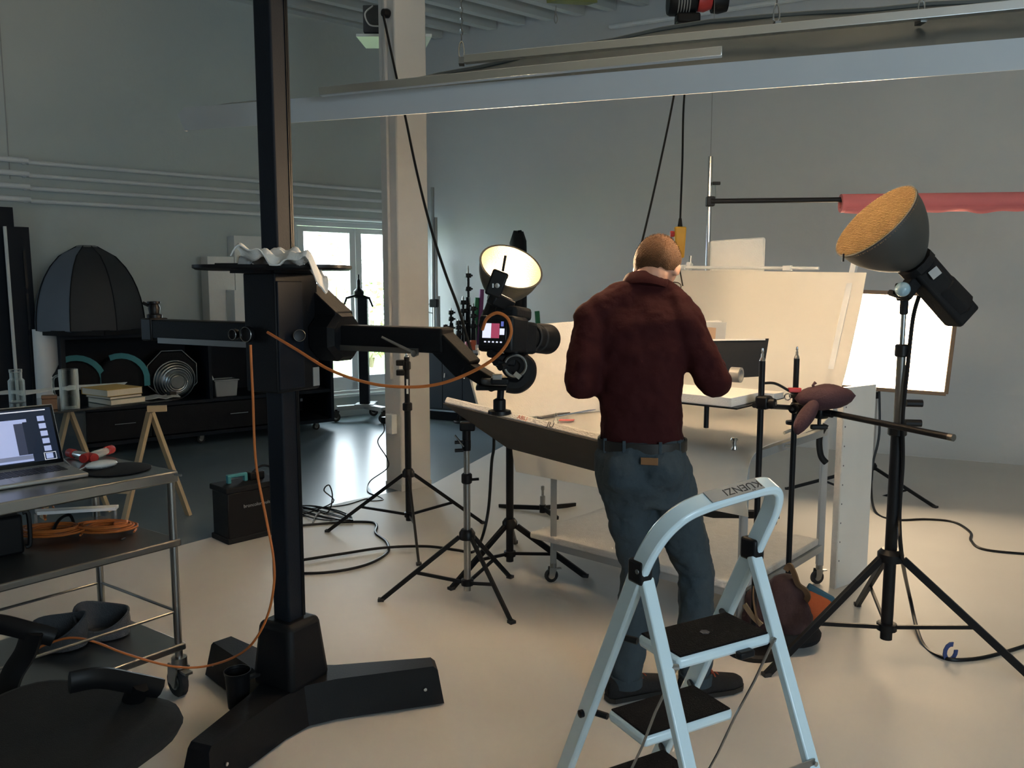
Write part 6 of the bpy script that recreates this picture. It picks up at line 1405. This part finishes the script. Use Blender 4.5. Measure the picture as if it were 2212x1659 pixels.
# ------------------------------------------------------------------ the man
mat('skin', (.62, .33, .22), .55, 0, .06, 20, bump=.06, bscale=120); mat('hair', (.085, .036, .013), .75, 0, .45, 40, bump=.6, bscale=260, spec=.25)
mat('shirt', (.040, .0075, .008), .85, 0, .15, 25, bump=.35, bscale=30, spec=.15); mat('jeans', (.045, .062, .075), .85, 0, .28, 9, bump=.4, bscale=45, spec=.2)
mat('leather_dark', (.012, .011, .010), .5, 0, .2, 20); mat('leather_tan', (.22, .10, .035), .6); mat('suede', (.011, .009, .009), .9, 0, .3, 30, bump=.3, bscale=120)
def limb(b, pts, rad, n=16, sm=6):
    P = spl(pts, sm); rr = []; m = len(pts)
    for i in range(len(P)):
        x = i / (len(P) - 1) * (m - 1); k = min(int(x), m - 2); f = x - k; f = f * f * (3 - 2 * f); rr.append(rad[k] * (1 - f) + rad[k + 1] * f)
    b.tube(P, rr, n); b.ball(P[0], rr[0], n=14, m=8); b.ball(P[-1], rr[-1], n=14, m=8)
def loft(b, secs, lat, fwd, n=28):       # secs: (centre, half width, half depth, squareness)
    k0 = len(b.v)
    for c, hw, hd, k_ in secs:
        for k in range(n):
            x, y = se(2 * math.pi * k / n, k_); b.v.append(V(c) + lat * x * hw + fwd * y * hd)
    for i in range(len(secs) - 1):
        for k in range(n): b.f.append((k0 + i * n + k, k0 + i * n + (k + 1) % n, k0 + (i + 1) * n + (k + 1) % n, k0 + (i + 1) * n + k))
    b.f.append(tuple(k0 + k for k in range(n))[::-1]); b.f.append(tuple(k0 + (len(secs) - 1) * n + k for k in range(n)))
tf = V((.22, .975, 0)).normalized(); tl_ = V((tf.y, -tf.x, 0))
MY = 3.02
def tor(g, gd=0.0):
    return [(W(1387, 968, MY) + tf * .01, .150 * g, .112 + gd, .85), (W(1386, 930, MY), .147 * g, .105 + gd, .85), (W(1383, 870, MY + .01), .148 * g, .108 + gd, .85), (W(1379, 800, MY + .03), .165 * g, .118 + gd, .85),
            (W(1376, 740, MY + .05), .185 * g, .124 + gd, .8), (W(1376, 690, MY + .06), .192 * g, .115 + gd, .8), (W(1380, 655, MY + .075), .165 * g, .09 + gd, .85), (W(1388, 630, MY + .085), .105 * g, .07 + gd, .9), (W(1393, 614, MY + .09), .066 * g, .06 + gd, 1.0)]
shL, elL, wrL, hdL = W(1278, 692, 3.06), W(1252, 826, 2.98), W(1345, 822, 3.22), W(1405, 806, 3.36)
shR, elR, wrR, hdR = W(1478, 696, 3.02), W(1543, 826, 2.97), W(1538, 792, 3.17), W(1536, 768, 3.25)
hipL, knL, anL = W(1343, 1010, 3.02), W(1384, 1222, 3.06), W(1352, 1458, 2.985)
hipR, knR, anR = W(1428, 1010, 3.0), W(1504, 1235, 3.14), W(1502, 1452, 3.00)
anL.z = max(anL.z, .09); anR.z = max(anR.z, .09)
hc = W(1419, 577, 3.12); fh = V((.36, .68, -.55)).normalized(); rh = fh.cross(Z).normalized(); uh = rh.cross(fh).normalized(); Rh = basis(rh, fh)
pb_ = B()
loft(pb_, tor(.93, -.008), tl_, tf)
neck0 = W(1395, 640, 3.11)
limb(pb_, [neck0, W(1402, 610, 3.11), hc - uh * .05 - fh * .02], [.066, .058, .06])
pb_.ball(hc + uh * .012, .077, .096, .098, 24, 16, Rh)                       # skull
pb_.ball(hc - uh * .05 + fh * .045, .056, .055, .062, 18, 12, Rh)              # jaw
pb_.ball(hc - uh * .092 + fh * .072, .022, .02, .018, 12, 8, Rh)               # chin
pb_.ball(hc - uh * .018 + fh * .104, .012, .018, .024, 10, 8, Rh); pb_.ball(hc - uh * .034 + fh * .112, .014, .012, .010, 10, 8, Rh)  # nose
pb_.ball(hc - uh * .066 + fh * .097, .022, .010, .008, 10, 6, Rh)              # mouth
for s in (-1, 1):
    pb_.ball(hc + rh * s * .079 - uh * .012 - fh * .004, .010, .021, .032, 12, 8, Rh @ Matrix.Rotation(s * -.35, 3, 'Z')); pb_.ball(hc + rh * s * .034 + uh * .008 + fh * .082, .016, .010, .010, 10, 6, Rh)
for a in ((shL, elL, wrL, hdL), (shR, elR, wrR, hdR)): limb(pb_, [a[0], a[1]], [.052, .043]); limb(pb_, [a[1], a[2]], [.044, .029])
for a in ((hipL, knL, anL), (hipR, knR, anR)): limb(pb_, [a[0], a[1]], [.082, .056]); limb(pb_, [a[1], a[1].lerp(a[2], .35), a[2]], [.055, .056, .038])
def hand(b, wr, c, d, pal, thumb, curl):
    """palm from the wrist along d, palm normal pal, thumb side vector"""
    d = d.normalized(); th = thumb - d * thumb.dot(d); th.normalize(); pl = d.cross(th).normalized(); pl = pl if pl.dot(pal) > 0 else -pl
    limb(b, [wr, wr + d * .03], [.028, .030])
    for k in range(4):
        o = wr + d * .028 + th * (.026 - k * .0175); kn = wr + d * (.088 - .004 * abs(k - 1)) + th * (.030 - k * .020); limb(b, [o, kn], [.016, .0115], 8, 2)
        L = (.042, .047, .044, .034)[k]; p1 = kn; dd = d
        for j, q in enumerate((L, L * .65, L * .5)):
            dd = (dd * math.cos(curl[j]) + pl * math.sin(curl[j])).normalized(); p2 = p1 + dd * q; limb(b, [p1, p2], [.0100 - j * .001, .0092 - j * .001], 8, 2); p1 = p2
    t0 = wr + d * .03 + th * .024; t1 = t0 + d * .032 + th * .026 + pl * .012; t2 = t1 + d * .03 + th * .002 + pl * .016; limb(b, [t0, t1, t2], [.0145, .012, .0095], 8, 3)
hand(pb_, wrL, hdL, hdL - wrL, V((.6, .3, -.6)), V((0, .2, 1)), (.5, .6, .4)); hand(pb_, wrR, hdR, hdR - wrR, V((-.8, .1, 0)), V((0, .2, 1)), (.5, .6, .4))
for an, toe in ((anL, V((.56, 3.05, .03))), (anR, V((.86, 3.10, .03)))): limb(pb_, [an, V((an.x, an.y, .05)), V((an.x, an.y, .045)).lerp(V((toe.x, toe.y, .03)), .45)], [.036, .034, .022], 12, 4)
pr0 = remesh(pb_, .0055, 4)
man = pr0.build('person', 'skin', None, 'man in a dark red shirt and jeans bending over the product table', 'person', smooth=70)
# hair: cropped cap over crown, sides and nape
hb_ = B()
def hairpt(a, e, r):  # a: azimuth from the back, e: elevation
    v = V((math.sin(a) * math.cos(e) * .0775, -math.cos(a) * math.cos(e) * .0965, math.sin(e) * .0985)); return hc + uh * .012 + Rh @ (v * r)
def hairfn(u, v):
    a = (u - .5) * 2 * math.pi * .999; ca = abs(a)
    low = -.62 if ca < 1.0 else (-.62 + (ca - 1.0) * .55 if ca < 1.5 else (-.34 + (ca - 1.5) * 1.9 if ca < 2.1 else .80))
    if ca < .55: low = -.70
    e = low + (math.pi / 2 - low) * v; e = min(e, math.pi / 2 - .002)
    f = 1.065 + .012 * math.sin(a * 23 + v * 31) * math.sin(v * 40 + a * 9) + (.05 * max(0, math.sin(e)) ** 2 if ca > 1.6 else .02 * max(0, math.sin(e)))
    return hairpt(a, e, f - .05 * (1 - min(1, v * 6)))
hb_.sheet(hairfn, 72, 28, .010)
rnd = random.Random(3)
for k in range(2600):
    u, v = rnd.random(), rnd.random() ** .8; p = hairfn(u, v); q = hairfn(min(1, u + .01), v); r_ = hairfn(u, max(0, v - .03)); n_ = (p - hc).normalized()
    dn = (r_ - p).normalized() if (r_ - p).length > 1e-6 else -uh
    L_ = .006 + .010 * v; sd = dn.cross(n_).normalized() * .0013; tip = p + (n_ * .75 + dn * rnd.uniform(-.3, .9) + sd * rnd.uniform(-300, 300)).normalized() * L_
    hb_.add([p - sd, p + sd, p + dn * .0018, tip], [(0, 1, 3), (1, 2, 3), (2, 0, 3)])
hb_.build('hair', 'hair', man, smooth=0)
bd_ = B()
def beard(u, v):
    a = (u - .5) * 3.4 + math.pi; q = hc - uh * (.055 + .045 * v) + fh * .045; return q + Rh @ V((math.sin(a) * .058, -math.cos(a) * .060, -.01 * v)) * 1.0
# clothing
sb = B(); loft(sb, tor(1.03, .006), tl_, tf)
for a in ((shL, elL, wrL), (shR, elR, wrR)):
    limb(sb, [a[0] + (V((1393, 0, 0)) * 0), a[0].lerp(a[1], .5), a[1]], [.073, .064, .058]); limb(sb, [a[1], a[1].lerp(a[2], .80)], [.056, .047])
limb(sb, [W(1300, 672, 3.06), W(1340, 648, 3.08), W(1392, 634, 3.09), W(1440, 648, 3.07), W(1468, 676, 3.04)], [.066, .066, .06, .064, .064])
shirt = remesh(sb, .009, 6, .028, .085).build('shirt', 'shirt', man, smooth=75)
for a in ((shL, elL, wrL), (shR, elR, wrR)):
    e = a[1].lerp(a[2], .80); d = (a[2] - a[1]).normalized(); B().lathe([(.046, -.02), (.052, -.018), (.053, .015), (.047, .02), (.040, .018)], e, d, 20).build('rolled_cuff', 'shirt', shirt)
sx, sy, sz_ = frame((hc - neck0).normalized())
nk = W(1396, 622, 3.10); nd = (V((.14, .35, 1))).normalized()
B().lathe([(.092, -.020), (.094, -.004), (.082, .030), (.076, .033), (.072, .024), (.082, -.014)], nk + Z * .006, nd, 28).build('collar', 'shirt', shirt, smooth=50)
jb = B()
loft(jb, [(W(1387, 942, MY) , .153, .112, .85), (W(1386, 985, MY + .005) - tf * .01, .160, .125, .85), (W(1386, 1040, MY + .01) - tf * .012, .166, .128, .85), (W(1388, 1085, MY + .02), .150, .105, .9)], tl_, tf)
for a, k in (((hipL, knL, anL), 0), ((hipR, knR, anR), 1)):
    limb(jb, [a[0] + Z * .02, a[0].lerp(a[1], .45), a[1]], [.102, .090, .072]); limb(jb, [a[1], a[1].lerp(a[2], .4), a[2] + Z * .015], [.072, .070, .061])
for a, rr in ((W(1345, 1020, 2.93), .075), (W(1432, 1020, 2.92), .078)): jb.ball(a, rr, rr * .8, rr * 1.1)
jeans = remesh(jb, .009, 6, .030, .075).build('jeans', 'jeans', man, smooth=75)
for s in ((anL), (anR)): B().lathe([(.056, -.028), (.063, -.026), (.064, .012), (.058, .014)], V((s.x, s.y, .085)), Z, 22).build('hem', 'jeans', jeans)
bl_ = []
for k in range(32):
    x, y = se(2 * math.pi * k / 32, .85); bl_.append(W(1387, 957, MY) + tl_ * x * .160 + tf * y * .120)
B().tube(bl_, .004, 4, closed=True, w=.019).build('belt', 'leather_dark', man)
for k, x in enumerate((-.8, -.35, .45, .85)):
    p = W(1387, 957, MY) + tl_ * x * .160 - tf * (.120 * math.sqrt(max(.05, 1 - abs(x) ** 2.3)) + .006); B().box(p, (.012, .006, .055), basis(tl_, tf)).build('belt_loop', 'jeans', jeans, bevel=.002)
B().box(W(1408, 979, MY) - tf * .150, (.06, .004, .026), basis(tl_, tf)).build('leather_patch', 'leather_tan', jeans, bevel=.001)
mat('denim_seam', (.035, .055, .075), .9)
for px, sgn in ((1432, 1), (1348, -1)):
    c_ = W(px, 1045, MY - .13); B().tube(spl([c_ + V((-.052, .012, .03)), c_ + V((0, -.004, .022)), c_ + V((.052, .012, .034))]), .003, 6).build('pocket_seam', 'denim_seam', jeans)
# shoes
def shoe(heel, toe, an, laces):
    d = (toe - heel); L = d.length; d.normalize(); s_ = V((-d.y, d.x, 0)); b = B()
    loft(b, [(heel + d * (L * q) + Z * (zc), hw, hh, .8) for q, zc, hw, hh in ((0, .045, .020, .035), (.06, .048, .034, .044), (.3, .050, .038, .046), (.5, .044, .042, .038), (.75, .034, .048, .029), (.93, .030, .036, .024), (1.0, .026, .016, .016))], s_, Z)
    limb(b, [V((an.x, an.y, .06)), V((an.x, an.y, .115))], [.048, .046], 14, 3)
    sh = remesh(b, .007, 4).build('shoe', 'suede', man, smooth=70)
    so = B(); loft(so, [(heel + d * (L * q) + Z * zc, 1, 1, .8) for q, zc in ()], s_, Z) if False else None
    pts = []
    for sgn in (1, -1):
        for q, hw in ((0.0, .020), (.06, .035), (.3, .040), (.5, .044), (.75, .050), (.93, .038), (1.0, .018))[::sgn]: pts.append(heel + d * (L * q) + s_ * hw * sgn + Z * .003)
    B().add(pts + [p + Z * .018 for p in pts], [tuple(range(14))[::-1], tuple(range(14, 28))] + [(i, (i + 1) % 14, 14 + (i + 1) % 14, 14 + i) for i in range(14)]).build('sole', 'leather_dark', sh)
    lb = B()
    for k in range(4):
        p = heel + d * (L * (.42 + .085 * k)) + Z * (.098 - .014 * k); lb.tube(spl([p - s_ * .026 - Z * .01, p + Z * .006, p + s_ * .026 - Z * .01]), .0035, 6)
    p = heel + d * L * .40 + Z * .108; lb.tube(spl([p, p + s_ * .03 + Z * .012, p + s_ * .045 - Z * .005, p], 5), .003, 5); lb.tube(spl([p, p - s_ * .03 + Z * .012, p - s_ * .045 - Z * .005, p], 5), .003, 5)
    lb.build('laces', mat('lace_red', (.30, .05, .02), .8) if 'lace_red' not in M_ else 'lace_red', sh)
hl = V((anL.x - .075, anL.y - .035, .006)); shoe(hl, hl + V((.255, .115, 0)), anL, True)
hr = V((anR.x - .065, anR.y - .03, .006)); shoe(hr, hr + V((.26, .10, 0)), anR, True)
# glasses
ea = hc + rh * .082 + uh * .012 - fh * .01; la_ = hc + rh * .072 + uh * .0 + fh * .118
gg = B(); gg.tube([ea - fh * .012 - uh * .02, ea, la_], .0026, 6); gg.tube([hc - rh * .082 + uh * .012 - fh * .01, hc - rh * .072 + fh * .118], .0026, 6)
for s in (-1, 1): gg.tube([hc + rh * (s * .036 + .030 * math.cos(k * .524)) + fh * .120 - uh * (.004 + .022 * math.sin(k * .524)) for k in range(12)], .0022, 6, closed=True)
gg.tube([hc + rh * -.008 + fh * .122, hc + rh * .008 + fh * .122], .0024, 6)
gg.build('glasses', mat('frame_dark', (.03, .022, .012), .4), man)
# small glass object held by the man
p = W(1531, 768, 3.34); gh_ = thing('acrylic_holder', 'small clear acrylic frame held in the man\'s hands', 'frame', p - Z * .06)
B().box(p, (.012, .04, .10), rotz(.3)).build('acrylic_block', 'white_gloss', gh_, bevel=.003); B().box(p - Z * .0 + V((-.012, 0, 0)), (.010, .034, .085), rotz(.3)).build('inner_plate', 'steel', gh_)
print('objects', len(bpy.data.objects))
